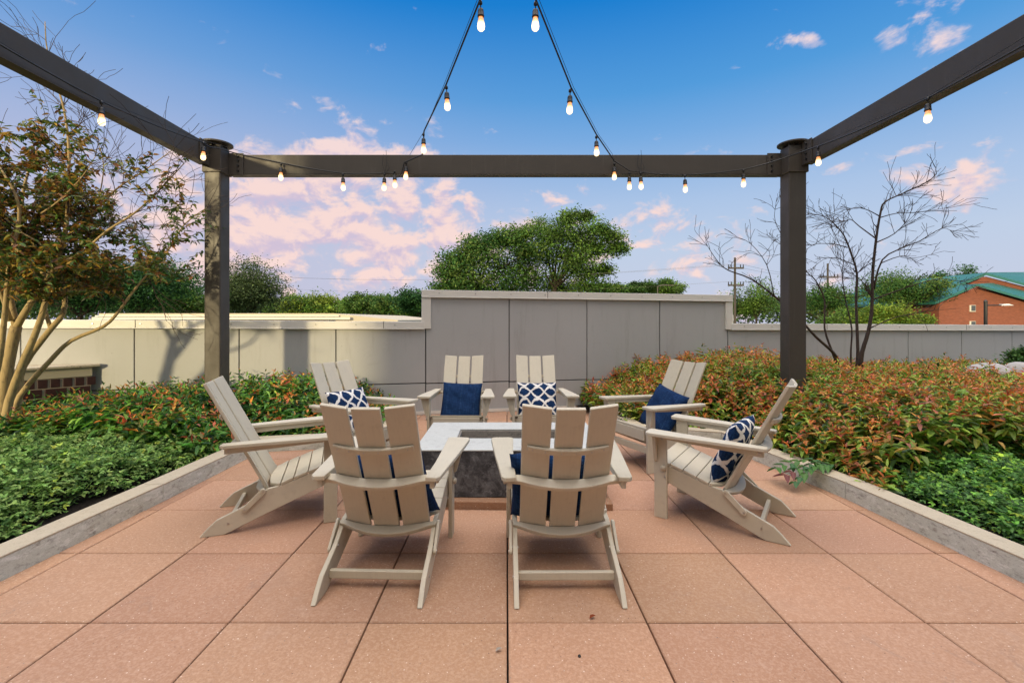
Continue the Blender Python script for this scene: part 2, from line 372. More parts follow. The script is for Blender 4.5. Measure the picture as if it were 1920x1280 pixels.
def pieces(name, bm, m, parent, inv=None):
    """every separate island of the bmesh becomes an object of its own"""
    left_ = set(bm.faces); out = []
    while left_:
        st = [left_.pop()]; isl = set(st)
        while st:
            f = st.pop()
            for e in f.edges:
                for q in e.link_faces:
                    if q in left_: left_.discard(q); isl.add(q); st.append(q)
        vs = list({v for f in isl for v in f.verts}); ix = {v: i for i, v in enumerate(vs)}
        c = sum((v.co for v in vs), Vector())/len(vs)
        me = bpy.data.meshes.new(name); me.from_pydata([tuple(v.co-c) for v in vs], [], [[ix[v] for v in f.verts] for f in isl]); me.materials.append(m)
        o = bpy.data.objects.new(name, me); COL.objects.link(o); o.parent = parent; o.location = c
        if inv is not None: o.matrix_parent_inverse = inv
        out.append(o)
    bm.free(); return out
def tag(o, label=None, cat=None, group=None, kind=None):
    if label: o['label'] = label
    if cat: o['category'] = cat
    if group: o['group'] = group
    if kind: o['kind'] = kind
    return o
def empty(name, loc=(0, 0, 0), rz=0):
    o = bpy.data.objects.new(name, None); COL.objects.link(o); o.location = loc; o.rotation_euler = (0, 0, rz); o.empty_display_size = .1
    return o
def copy_tree(o, parent=None):
    c = o.copy(); COL.objects.link(c); c.parent = parent
    for ch in list(o.children): copy_tree(ch, c)
    return c
def npmesh(name, V, Fq, tone, m, parent=None, smooth_=False):
    """V (n,3), Fq (m,4) quads, tone per vertex (n,3)"""
    me = bpy.data.meshes.new(name); n, k = len(V), len(Fq)
    me.vertices.add(n); me.vertices.foreach_set('co', np.ascontiguousarray(V, np.float32).ravel())
    me.loops.add(k*4); me.loops.foreach_set('vertex_index', np.ascontiguousarray(Fq, np.int32).ravel())
    me.polygons.add(k); me.polygons.foreach_set('loop_start', np.arange(0, 4*k, 4, dtype=np.int32)); me.polygons.foreach_set('loop_total', np.full(k, 4, np.int32))
    me.update(calc_edges=True)
    a = me.color_attributes.new('tone', 'FLOAT_COLOR', 'POINT')
    a.data.foreach_set('color', np.ascontiguousarray(np.c_[tone, np.ones(n)], np.float32).ravel())
    me.materials.append(m)
    if smooth_: me.polygons.foreach_set('use_smooth', np.ones(k, bool))
    o = bpy.data.objects.new(name, me); COL.objects.link(o)
    if parent: o.parent = parent
    return o
def unit(a): return a/np.maximum(np.linalg.norm(a, axis=1, keepdims=True), 1e-9)
def leafset(pos, d, up, Ln, Wd, tone, fold=.35, droop=.2):
    d = unit(d); s = unit(np.cross(d, up)); n = np.cross(s, d)
    Ln = Ln[:, None]; Wd = Wd[:, None]
    b = pos; l1 = pos+d*Ln*.3+s*Wd*.46+n*fold*Wd*.5; r1 = pos+d*Ln*.3-s*Wd*.46+n*fold*Wd*.5
    l2 = pos+d*Ln*.68+s*Wd*.34+n*(fold*Wd*.4-droop*Ln*.4); r2 = pos+d*Ln*.68-s*Wd*.34+n*(fold*Wd*.4-droop*Ln*.4)
    t = pos+d*Ln-n*droop*Ln
    V = np.stack([b, l1, l2, t, r2, r1], 1).reshape(-1, 3); k = len(pos); i = np.arange(k)[:, None]*6
    Fq = np.concatenate([i+np.array([[0, 1, 2, 3]]), i+np.array([[0, 3, 4, 5]])], 0)
    return V, Fq, np.repeat(tone, 6, 0)
def joinsets(sets):
    V, Q, T, o = [], [], [], 0
    for v, q, t in sets:
        V.append(v); Q.append(q+o); T.append(t); o += len(v)
    return np.concatenate(V), np.concatenate(Q), np.concatenate(T)
def vnoise(x, y, s=1.0, seed=0):
    """cheap smooth 2-D noise in 0..1"""
    r = np.random.default_rng(seed); out = np.zeros_like(x)
    for k in range(6):
        a, b, c = r.uniform(0, 6.28, 3); f = s*(1+.45*k)
        out += np.sin(x*f*math.cos(a)+y*f*math.sin(a)+b)*np.cos(y*f*math.cos(c)-x*f*math.sin(c)+a)/(1+.4*k)
    return .5+out*.22

# ================================================================ SETTING
bm = bmesh.new(); g_ = 600
v = [bm.verts.new(p) for p in ((-g_, -80, -7), (g_, -80, -7), (g_, 900, -7), (-g_, 900, -7))]; bm.faces.new(v)
tag(finish('ground', bm, M_ground), kind='structure')
# roof deck under the paving
bm = bmesh.new(); box(bm, (-10, -3.4, -6.9), (23.5, 11.5, -.25)); o = finish('terrace_deck', bm, M_joint); tag(o, kind='structure')
# paving slabs, each with its own slightly different tone
T_ = .6096; Y0 = 2.025
bm = bmesh.new(); tl = bm.verts.layers.float_color.new('tone'); rt = random.Random(3)
for i in range(-6, 6):
    for j in range(-8, 10):
        x0, y0 = i*T_+.004, Y0+j*T_; g = .0035; dz0 = rt.uniform(-.0012, .0012)
        k0 = len(bm.verts)
        x1, y1 = x0+T_, y0+T_
        a = (x0+g+rt.uniform(-.001, .001), y0+g, -.05); b = (x1-g, y1-g+rt.uniform(-.001, .001), dz0)
        c = .004
        s = fz
        pb = [(a[0], a[1], a[2]+s(a[1])), (b[0], a[1], a[2]+s(a[1])), (b[0], b[1], a[2]+s(b[1])), (a[0], b[1], a[2]+s(b[1]))]
        pm = [(p[0], p[1], b[2]-c+s(p[1])) for p in pb]
        pt = [(a[0]+c, a[1]+c), (b[0]-c, a[1]+c), (b[0]-c, b[1]-c), (a[0]+c, b[1]-c)]; pt = [(p[0], p[1], b[2]+s(p[1])) for p in pt]
        V3 = [[bm.verts.new(q) for q in ring] for ring in (pb, pm, pt)]
        for r0, r1 in zip(V3, V3[1:]):
            for k in range(4): bm.faces.new((r0[k], r0[(k+1) % 4], r1[(k+1) % 4], r1[k]))
        bm.faces.new(V3[2])
        t0 = rt.uniform(.87, 1.05); tt = (t0*rt.uniform(.99, 1.01), t0*rt.uniform(.98, 1.02), t0*rt.uniform(.96, 1.03), 1)
        for ring in V3:
            for vv in ring: vv[tl] = tt
o = finish('paving', bm, M_pav); tag(o, kind='structure')

# wall line (found from the panel joints): panel k runs from W(k) to W(k+1)
WA, WB, WC, WY = -698.2, 175.93, .04093, 5.907
def W(k, off=0.0):
    Y = WY*(1+WC*k); X = WY*(WA+WB*k)/F
    return Vector((X-off*(-.1982)*-1*-1, Y-off*.9802, 0)) if False else Vector((X+off*.1982, Y-off*.9802, 0))
def wtop(k): return 1.291-.0083*k
def wtall(k): return 1.738-.0058*k
def wbox(bm, k0, k1, z0, z1, o0, o1, mi=0):
    """box along the wall, o0..o1 are distances in front of the wall face; z may be (at k0, at k1)"""
    z0 = z0 if isinstance(z0, tuple) else (z0, z0); z1 = z1 if isinstance(z1, tuple) else (z1, z1)
    P = [(W(k0, o1), z0[0]), (W(k1, o1), z0[1]), (W(k1, o0), z0[1]), (W(k0, o0), z0[0]), (W(k0, o1), z1[0]), (W(k1, o1), z1[1]), (W(k1, o0), z1[1]), (W(k0, o0), z1[0])]
    hexa(bm, [(p.x, p.y, z) for p, z in P], mi)
wall = empty('parapet_wall', W(0)); tag(wall, 'long grey panelled parapet wall with a taller middle section behind the chairs', 'wall')
def child(name, bm, m, root, **k):
    o = finish(name, bm, m, None, **k); o.parent = root
    o.matrix_parent_inverse = Matrix.Translation(-root.location) if root.rotation_euler.z == 0 else root.matrix_world.inverted()
    return o
bm = bmesh.new()
for a, b, f in ((-4, 3, wtop), (3, 7, wtall), (7, 24, wtop)):
    wbox(bm, a, b, -.5, (f(a)-.02, f(b)-.02), -.20, -.03)
child('wall_core', bm, M_joint, wall)
HS = .40; g = .006
bm = bmesh.new()
for k in range(-4, 24):
    f = wtall if 3 <= k < 7 else wtop
    wbox(bm, k+g, k+1-g, (HS-.006*k+.008,)*2, (f(k)-.03, f(k+1)-.03), -.05, 0)
    wbox(bm, k+g, k+1-g, -.06, (HS-.006*k-.008,)*2, -.05, 0)
child('wall_panels', bm, M_wall, wall, bevel=.002, segs=1)
for a, b, f in ((-4, 2.985, wtop), (7.03, 24, wtop), (2.955, 7.06, wtall)):
    bm = bmesh.new(); wbox(bm, a, b, (f(a)-.095, f(b)-.095), (f(a), f(b)), -.24, .035)
    wbox(bm, a, b, (f(a)-.108, f(b)-.108), (f(a)-.096, f(b)-.096), .0, .046)
    o = child('coping', bm, M_coping, wall, bevel=.003, segs=1)
    bm = bmesh.new(); kk = a+.2
    while kk < b-.1:
        p = W(kk, .036); z = f(kk)-.045; cyl(bm, (p.x, p.y, z), (p.x+.0008, p.y-.005, z), .008, 8); kk += .43
    pieces('screw', bm, M_bolt, o)
    bm = bmesh.new(); kk = a+1.52
    while kk < b-.3:
        wbox(bm, kk, kk+.006, (f(kk)-.094,)*2, (f(kk)+.002,)*2, -.23, .037); kk += 2.5
    pieces('coping_seam', bm, M_joint, o)
for k0, k1 in ((2.955, 3.06), (6.955, 7.06)):
    bm = bmesh.new(); wbox(bm, k0, k1, wtop(k0)-.10, wtall(k0)-.11, -.22, .03); child('coping', bm, M_coping, wall, bevel=.003, segs=1)
bm = bmesh.new(); wbox(bm, -4, 24, -.11, (-.055+.045, -.08+.045), .002, .014); wbox(bm, -4, 24, -.05, (.0, -.03), .014, .020); child('base_flashing', bm, M_coping, wall)

# kerbs
def kerb(pts, side, label):
    """side: +1 bed lies to the left of the walking direction"""
    P = [Vector((x, y, 0)) for x, y in pts]; n = len(P); inn, out = [], []
    for i, p in enumerate(P):
        d0 = (P[i]-P[i-1]).normalized() if i else (P[1]-P[0]).normalized(); d1 = (P[i+1]-P[i]).normalized() if i < n-1 else d0
        n0 = Vector((-d0.y, d0.x, 0))*side; n1 = Vector((-d1.y, d1.x, 0))*side; m_ = (n0+n1).normalized(); m_ = m_/max(.3, m_.dot(n0))
        inn.append(p); out.append(p+m_*.155)
    root = empty('kerb', P[0]); tag(root, label, 'kerb', 'concrete kerbs around the planting beds')
    lo, hi = -.06, .128
    bm = bmesh.new(); bs = bmesh.new()
    for i in range(n-1):
        a, b, c, d = inn[i], inn[i+1], out[i+1], out[i]; ln = (b-a).length; m_ = max(1, round(ln/1.5)) if i != 0 else 3
        for q in range(m_):
            u0, u1 = q/m_, (q+1)/m_; e = .0018/ln
            A, B = a.lerp(b, u0+e), a.lerp(b, u1-e); D, C = d.lerp(c, u0+e), d.lerp(c, u1-e)
            s = [fz(p.y) for p in (A, B, C, D)]
            # side body then a top skin 12 mm thick
            hexa(bs, [(p.x, p.y, lo+z) for p, z in zip((A, B, C, D), s)]+[(p.x, p.y, hi-.012+z) for p, z in zip((A, B, C, D), s)])
            ce = [(A+B+C+D)/4]*4
            hexa(bm, [(p.x, p.y, hi-.012+z) for p, z in zip((A, B, C, D), s)]+[(p.x, p.y, hi+z) for p, z in zip((A, B, C, D), s)])
    child('kerb_side', bs, M_curbside, root); child('kerb_top', bm, M_curbtop, root, bevel=.004, segs=2)
    return inn, out
LK = [(-2.60, -1.2), (-2.56, 2.3), (-2.52, 3.4), (-2.50, 4.70), (-1.25, 4.97), (-1.56, 6.50)]
RK = [(2.68, -1.2), (2.60, 2.3), (2.52, 3.45), (2.47, 3.75), (2.34, 4.55), (2.33, 5.02), (1.45, 5.32), (1.27, 7.05)]
kerb(LK, 1, 'left concrete kerb between the red paving and the bed under the leafy tree')
kerb(RK, -1, 'right concrete kerb with the shrub sprig hanging over it')
def offs(pts, side, d):
    P = [Vector((x, y, 0)) for x, y in pts]; out = []
    for i, p in enumerate(P):
        d0 = (P[i]-P[i-1]).normalized() if i else (P[1]-P[0]).normalized(); d1 = (P[i+1]-P[i]).normalized() if i < len(P)-1 else d0
        n0 = Vector((-d0.y, d0.x, 0))*side; n1 = Vector((-d1.y, d1.x, 0))*side; m_ = (n0+n1).normalized(); out.append(p+m_/max(.3, m_.dot(n0))*d)
    return [(p.x, p.y) for p in out]
def inpoly(x, y, P):
    r = np.zeros(len(x), bool); n = len(P)
    for i in range(n):
        (x1, y1), (x2, y2) = P[i], P[(i+1) % n]
        c = ((y1 > y) != (y2 > y)) & (x < (x2-x1)*(y-y1)/((y2-y1)+1e-12)+x1); r ^= c
    return r
LB = offs(LK, 1, .15); RB = offs(RK, -1, .15)
wl = W(2.72, .02); wr = W(5.3, .02)
LPOLY = LB[:-1]+[(wl.x-.1, wl.y-.03)]+[(W(-4, .03).x, W(-4, .03).y), (-9, 0), (-9, -1.2)]
RPOLY = RB[:-1]+[(wr.x-.55, W(4.95, .03).y)]+[(W(23.5, .03).x, W(23.5, .03).y), (W(23.5, .03).x, -1.2)]
def soil(poly, name):
    bm = bmesh.new()
    from mathutils.geometry import tessellate_polygon
    pv = [Vector((x, y, 0)) for x, y in poly]; vs = [bm.verts.new((x, y, .055+fz(y))) for x, y in poly]
    for t in tessellate_polygon([pv]): bm.faces.new([vs[i] for i in t])
    o = finish('soil', bm, M_soil); tag(o, kind='structure')
soil(LPOLY, 'l'); soil(RPOLY, 'r')

# glazed brick planter at the far left
pl = empty('brick_planter_wall', (-5.10, 5.84, 0)); tag(pl, 'low dark glazed brick wall with a chipped cream cap at the far left', 'brick wall')
A_, B_ = Vector((-5.12, 5.80, 0)), Vector((-6.75, 3.9, 0)); D_ = (B_-A_).normalized(); Nf = Vector((-D_.y, D_.x, 0))
if Nf.x < 0: Nf = -Nf
def pbox(bm, u0, u1, z0, z1, n0, n1):
    P = [A_+D_*u0+Nf*n1, A_+D_*u1+Nf*n1, A_+D_*u1+Nf*n0, A_+D_*u0+Nf*n0]
    hexa(bm, [(p.x, p.y, z0) for p in P]+[(p.x, p.y, z1) for p in P])
Lp = (B_-A_).length
bm = bmesh.new(); pbox(bm, .06, Lp, -.1, .70, -1.2, 0); child('mortar_core', bm, M_mortar, pl)
bm = bmesh.new(); pbox(bm, -.02, Lp, .715, .745, -1.25, .05); child('cap', bm, M_cream, pl, bevel=.006)
bm = bmesh.new(); pbox(bm, .05, Lp, .60, .714, -.5, .012); child('cream_band', bm, M_creamclean, pl, bevel=.003, segs=1)
bm = bmesh.new(); zz = .59; row = 0
while zz > .02:
    u = .01+(.05 if row % 2 else 0); bl = .095 if row == 0 else .20
    while u < Lp-bl: pbox(bm, u+.008, u+bl-.004, zz-.098, zz, -.02, .006); u += bl+.012
    zz -= .110; row += 1
child('brick_face', bm, M_glaze, pl, bevel=.003, segs=1)

# the building behind the camera whose shade covers the patio
bb = empty('panelled_building', (0, -3.6, -7)); tag(bb, 'tall dark panelled building standing behind the camera and shading the patio', 'building')
bm = bmesh.new(); box(bm, (-7.75, -9, -7), (16, -3.6, 6.0)); child('wall', bm, M_fac, bb)
bm = bmesh.new(); box(bm, (-7.95, -9.2, 6.002), (16.2, -3.45, 6.2)); child('roof', bm, M_coping, bb)
for x in (-5, -1.6, 1.8, 5.2, 8.6):
    for z in (.9, 3.4):
        bm = bmesh.new(); box(bm, (x, -3.6, z), (x+1.8, -3.56, z+1.6)); o = child('window', bm, M_white, bb)
        bm = bmesh.new(); box(bm, (x+.08, -3.57, z+.08), (x+1.72, -3.553, z+1.52)); p = finish('pane', bm, M_glass); p.parent = o

# ================================================================ PERGOLA
def post(x0, x1, yf, label, full=True):
    yb = yf+.19; cx_, cy_ = (x0+x1)/2, (yf+yb)/2
    r = empty('pergola_post', (cx_, cy_, fz(cy_))); tag(r, label, 'post', 'steel posts of the pergola frame')
    bm = bmesh.new(); box(bm, (x0, yf, -.06), (x1, yb, 3.30)); child('shaft', bm, M_steel, r, bevel=.018, segs=4)
    bm = bmesh.new(); tube(bm, [(cx_, cy_, 3.325), (cx_, cy_, 3.345)], .165, 40); child('round_cap', bm, M_steel, r, bevel=.003, segs=1)
    bm = bmesh.new()
    for sx in (-1, 1):
        for sy in (-1, 1): box(bm, (cx_+sx*.055-.03, cy_+sy*.055-.012, 3.295), (cx_+sx*.055+.03, cy_+sy*.055+.012, 3.326))
    pieces('cap_spacer', bm, M_steel, r, Matrix.Translation(-r.location))
    bm = bmesh.new(); e = .014; box(bm, (x0-e, yf-e, 2.985), (x1+e, yb+e, 3.255)); child('collar', bm, M_steel, r, bevel=.004, segs=1)
    return r, cx_, cy_
def beam(a, b, w_, z0, z1, label):
    """I/channel profile beam between a and b"""
    A, B = Vector((*a, 0)), Vector((*b, 0)); d = (B-A).normalized(); n = Vector((-d.y, d.x, 0))
    r = empty('pergola_beam', (A.x, A.y, z0)); tag(r, label, 'beam', 'steel beams of the pergola frame')
    bm = bmesh.new()
    def bx_(n0, n1, za, zb):
        P = [A+n*n0, B+n*n0, B+n*n1, A+n*n1]; hexa(bm, [(p.x, p.y, za) for p in P]+[(p.x, p.y, zb) for p in P])
    bx_(-w_/2, w_/2, z0, z1); o = child('beam_tube', bm, M_steel, r, bevel=.008, segs=2)
    bm = bmesh.new(); bx_(-w_/2-.004, w_/2+.004, z0-.006, z0+.004); child('bottom_plate', bm, M_steel, r)
    return r, d, n
lp, lcx, lcy = post(-3.464, -3.275, 5.30, 'left steel post rising beside the leafy tree')
rp, rcx, rcy = post(3.232, 3.434, 5.30, 'right steel post rising from the red shrubs near the bare tree')
post(-3.464, -3.275, -1.6, 'steel post behind the camera, left side'); post(3.232, 3.434, -1.6, 'steel post behind the camera, right side')
def bracket(root, plates, bolts):
    bm = bmesh.new()
    for a, b in plates: box(bm, a, b)
    o = child('bracket', bm, M_steel, root, bevel=.003, segs=1)
    bm = bmesh.new()
    for p, ax in bolts:
        q = Vector(p)+Vector(ax)*.014; cyl(bm, p, q, .013, 6)
    pieces('bolt', bm, M_black, o)
br, _, _ = beam((-3.27, 5.50), (3.24, 5.50), .10, 3.005, 3.237, 'long back beam spanning between the two visible posts')
BF = 5.45
bracket(br, [((-3.262, BF-.016, 2.99), (-3.09, BF-.001, 3.25)), ((3.06, BF-.016, 2.99), (3.228, BF-.001, 3.25))],
        [((x, BF-.016, z), (0, -1, 0)) for x in (-3.15, 3.11) for z in (3.04, 3.10, 3.16, 3.21)])
bl_, _, _ = beam((-3.45, -1.7), (-3.45, 5.29), .10, 3.07, 3.30, 'left overhead beam running from the left post towards the camera')
bracket(bl_, [((-3.399, 5.12, 3.05), (-3.384, 5.285, 3.31))], [((-3.384, 5.20, z), (1, 0, 0)) for z in (3.10, 3.16, 3.22, 3.27)])
br_, _, _ = beam((3.43, -1.7), (3.43, 5.29), .10, 3.07, 3.30, 'right overhead beam running from the right post towards the camera')
bracket(br_, [((3.364, 5.12, 3.05), (3.379, 5.285, 3.31))], [((3.364, 5.20, z), (-1, 0, 0)) for z in (3.10, 3.16, 3.22, 3.27)])
beam((-3.27, -1.5), (3.24, -1.5), .10, 3.005, 3.237, 'front beam of the pergola behind the camera')

# ---- string lights
def bulb_parts(root, p, scale=1.0, tilt=0.0):
    """p: centre of the lamp holder's hanging point on the cord"""
    p = Vector(p)
    bm = bmesh.new()
    tube(bm, [(0, 0, 0), (0, 0, -.035)], .0035, 6)                     # drop wire
    lathe(bm, [(.006, .012), (.011, .004), (.012, -.010), (.006, -.016)], 10)
    lathe(bm, [(.006, -.034), (.015, -.040), (.0185, -.052), (.0195, -.078), (.0215, -.080), (.0215, -.086), (.018, -.089)], 14)
    o = finish('socket', bm, M_black, root, smooth_=True); o.location = p-root.location; o.rotation_euler = (random.uniform(-.06, .06), tilt+random.uniform(-.05, .05), 0); o.scale = (scale,)*3
    bm = bmesh.new(); lathe(bm, [(.014, -.0), (.0155, -.012), (.0205, -.035), (.0235, -.058), (.021, -.074), (.012, -.084), (.003, -.087)], 16)
    b = finish('bulb', bm, M_bulb, o, smooth_=True); b.location = (0, 0, -.086)
def cordm(bm, pts, r=.005, sag=None, n=6):
    P = []
    for i in range(len(pts)-1):
        a, b = Vector(pts[i]), Vector(pts[i+1]); s = sag[i] if sag else 0
        for q in range(10):
            t = q/10; p = a.lerp(b, t); p.z -= 4*s*t*(1-t); P.append(p)
    P.append(Vector(pts[-1])); tube(bm, P, r, n)
FY = BF-.035
def beamp(px_, py_, Y=FY): return at(px_, py_, Y)
def sidep(px_, X, py_):
    Y = X*F/(px_-CX); return at(px_, py_, Y)
S1 = empty('string_light', (-3.33, 5.2, 3.2)); tag(S1, 'string of lit bulbs on the left beam and the left half of the back beam', 'string light', 'strings of warm bulbs on the pergola')
S2 = empty('string_light', (3.33, 5.2, 3.2)); tag(S2, 'string of lit bulbs on the right beam and the right half of the back beam', 'string light', 'strings of warm bulbs on the pergola')
L_pts = [Vector((-3.35, -1.4, 3.16)), Vector((-3.34, 1.0, 3.17)), Vector((-3.34, 2.45, 3.16)), sidep(190, -3.33, 190), sidep(378, -3.30, 266), beamp(405, 277, 5.22), beamp(440, 287, FY), beamp(527, 305), beamp(643, 325), beamp(722, 324), beamp(739, 325), beamp(758, 305), beamp(792, 290, 5.2), at(795, 246, 4.68), at(836, 160, 3.92), at(899, 3, 3.20), Vector((.75, 1.2, 3.95)), Vector((2.3, -3.5, 5.2))]
bm = bmesh.new(); cordm(bm, L_pts, .0068, [0, .02, .02, .02, .02, 0, 0, .01, .01, .0, .10, .0, .05, .0, .0, .02, .02, 0]); child('cord', bm, M_black, S1, smooth_=True)
bm = bmesh.new(); cordm(bm, [beamp(768, 291, FY), at(797, 243, 4.68), at(833, 158, 3.92), at(895, 0, 3.20), Vector((.73, 1.2, 3.97)), Vector((2.28, -3.5, 5.22))], .002); cordm(bm, [sidep(0, -3.35, 79), sidep(150, -3.35, 172), sidep(378, -3.33, 262), beamp(470, 289)], .002); child('guy_wire', bm, M_black, S1)
for p in (Vector((-3.34, 1.0, 3.165)), Vector((-3.34, 2.45, 3.155)), sidep(190, -3.33, 192), sidep(382, -3.30, 268), beamp(527, 308), beamp(643, 327), beamp(721, 327), beamp(740, 322), beamp(762, 306), at(794, 252, 4.68), at(837, 164, 3.92), at(901, 5, 3.20)):
    bulb_parts(S1, p, 1.12)
R_pts = [Vector((3.33, -1.4, 3.16)), Vector((3.32, 1.0, 3.17)), sidep(1742, 3.30, 183), sidep(1532, 3.28, 275), beamp(1480, 293, 5.22), beamp(1394, 318), beamp(1284, 328), beamp(1203, 323), beamp(1180, 320), beamp(1152, 302), at(1118, 252, 4.68), at(1071, 165, 3.85), at(1006, 3, 3.20), Vector((-.75, 1.2, 3.95)), Vector((-2.3, -3.5, 5.2))]
bm = bmesh.new(); cordm(bm, R_pts, .0068, [0, .02, .02, 0, .01, .01, .01, 0, 0, .0, 0, 0, .0, .02, 0]); child('cord', bm, M_black, S2, smooth_=True)
bm = bmesh.new(); cordm(bm, [beamp(1149, 290, FY), at(1122, 252, 4.68), at(1075, 163, 3.85), at(1011, 0, 3.20), Vector((-.73, 1.2, 3.97)), Vector((-2.28, -3.5, 5.22))], .002); cordm(bm, [sidep(1920, 3.35, 70), sidep(1742, 3.35, 180), sidep(1535, 3.33, 270), beamp(1440, 303)], .002); child('guy_wire', bm, M_black, S2)
for p in (Vector((3.32, 1.0, 3.165)), sidep(1740, 3.30, 185), sidep(1534, 3.28, 277), beamp(1394, 320), beamp(1284, 330), beamp(1201, 325), beamp(1180, 325), beamp(1152, 307), at(1118, 257, 4.68), at(1069, 170, 3.85), at(1004, 7, 3.20)):
    bulb_parts(S2, p, 1.12)
for pxx, rt_ in ((722, S1), (1200, S2)):
    bm = bmesh.new(); c = beamp(pxx, 325)
    for q in ((-.03, .22), (.02, .27), (.05, .12)): tube(bm, [c, c+Vector((q[0], 0, q[1]*.5)), c+Vector((q[0]*.6, 0, q[1]))], .0022, 5)
    pieces('cable_tie', bm, M_black, rt_, Matrix.Translation(-rt_.location))

# ================================================================ FIRE PIT
fp = empty('fire_pit', (.03, 3.76, fz(3.7))); tag(fp, 'square concrete fire pit with dark mottled sides in the middle of the chairs', 'fire pit')
zt = .369; X0, X1, Ya, Yb = -.667, .72, 3.32, 4.21; OX0, OX1, OY0, OY1 = -.392, .44, 3.65, 3.95
def ringbox(bm, x0, x1, y0, y1, a0, a1, b0, b1, z0, z1):
    o_ = [(x0, y0), (x1, y0), (x1, y1), (x0, y1)]; i_ = [(a0, b0), (a1, b0), (a1, b1), (a0, b1)]
    O0 = [bm.verts.new((*p, z0)) for p in o_]; O1 = [bm.verts.new((*p, z1)) for p in o_]; I0 = [bm.verts.new((*p, z0)) for p in i_]; I1 = [bm.verts.new((*p, z1)) for p in i_]
    for k in range(4):
        j = (k+1) % 4
        bm.faces.new((O0[k], O0[j], O1[j], O1[k])); bm.faces.new((I0[j], I0[k], I1[k], I1[j])); bm.faces.new((O1[k], O1[j], I1[j], I1[k])); bm.faces.new((O0[j], O0[k], I0[k], I0[j]))
bm = bmesh.new(); ringbox(bm, X0, X1, Ya, Yb, OX0, OX1, OY0, OY1, zt-.012, zt); child('top_slab', bm, M_pittop, fp, bevel=.006, segs=2)
bm = bmesh.new(); ringbox(bm, X0+.004, X1-.004, Ya+.004, Yb-.004, OX0-.004, OX1+.004, OY0-.004, OY1+.004, .03, zt-.013); child('side_body', bm, M_pitside, fp)
bm = bmesh.new(); ringbox(bm, OX0-.02, OX1+.02, OY0-.02, OY1+.02, OX0+.012, OX1-.012, OY0+.008, OY1-.012, zt-.16, zt-.014); child('burner_well', bm, M_pitin, fp)
bm = bmesh.new(); box(bm, (OX0-.01, OY0, zt-.17), (OX1+.01, OY1, zt-.10))
child('well_floor', bm, M_lava, fp)
bm = bmesh.new(); rr = random.Random(5)
for k in range(420):
    r = rr.uniform(.010, .022); c = Vector((rr.uniform(OX0+.02, OX1-.02), rr.uniform(OY0+.02, OY1-.02), zt-.095+rr.uniform(-.01, .02)))
    q = bmesh.ops.create_icosphere(bm, subdivisions=1, radius=r, matrix=Matrix.Translation(c))
    for vv in q['verts']: vv.co = c+(vv.co-c)*rr.uniform(.7, 1.25)
tag(child('lava_rock', bm, M_lava, fp), kind='stuff')
bm = bmesh.new(); box(bm, (OX0+.005, OY0+.004, zt-.030), (OX1-.005, OY0+.030, zt-.016)); child('steel_strip', bm, M_rust, fp, bevel=.002, segs=1)
bm = bmesh.new(); P = [(-.70, 3.265), (.74, 3.225), (.76, 4.25), (-.70, 4.27)]
prism(bm, [(x, y, -.038) for x, y in P], [(x, y, .028 if i in (0, 3) else .02) for i, (x, y) in enumerate(P)])
tl = bm.verts.layers.float_color.new('tone')
for vv in bm.verts: vv[tl] = (.72, .68, .62, 1)
child('paver_base', bm, M_pav, fp, bevel=.004, segs=1)

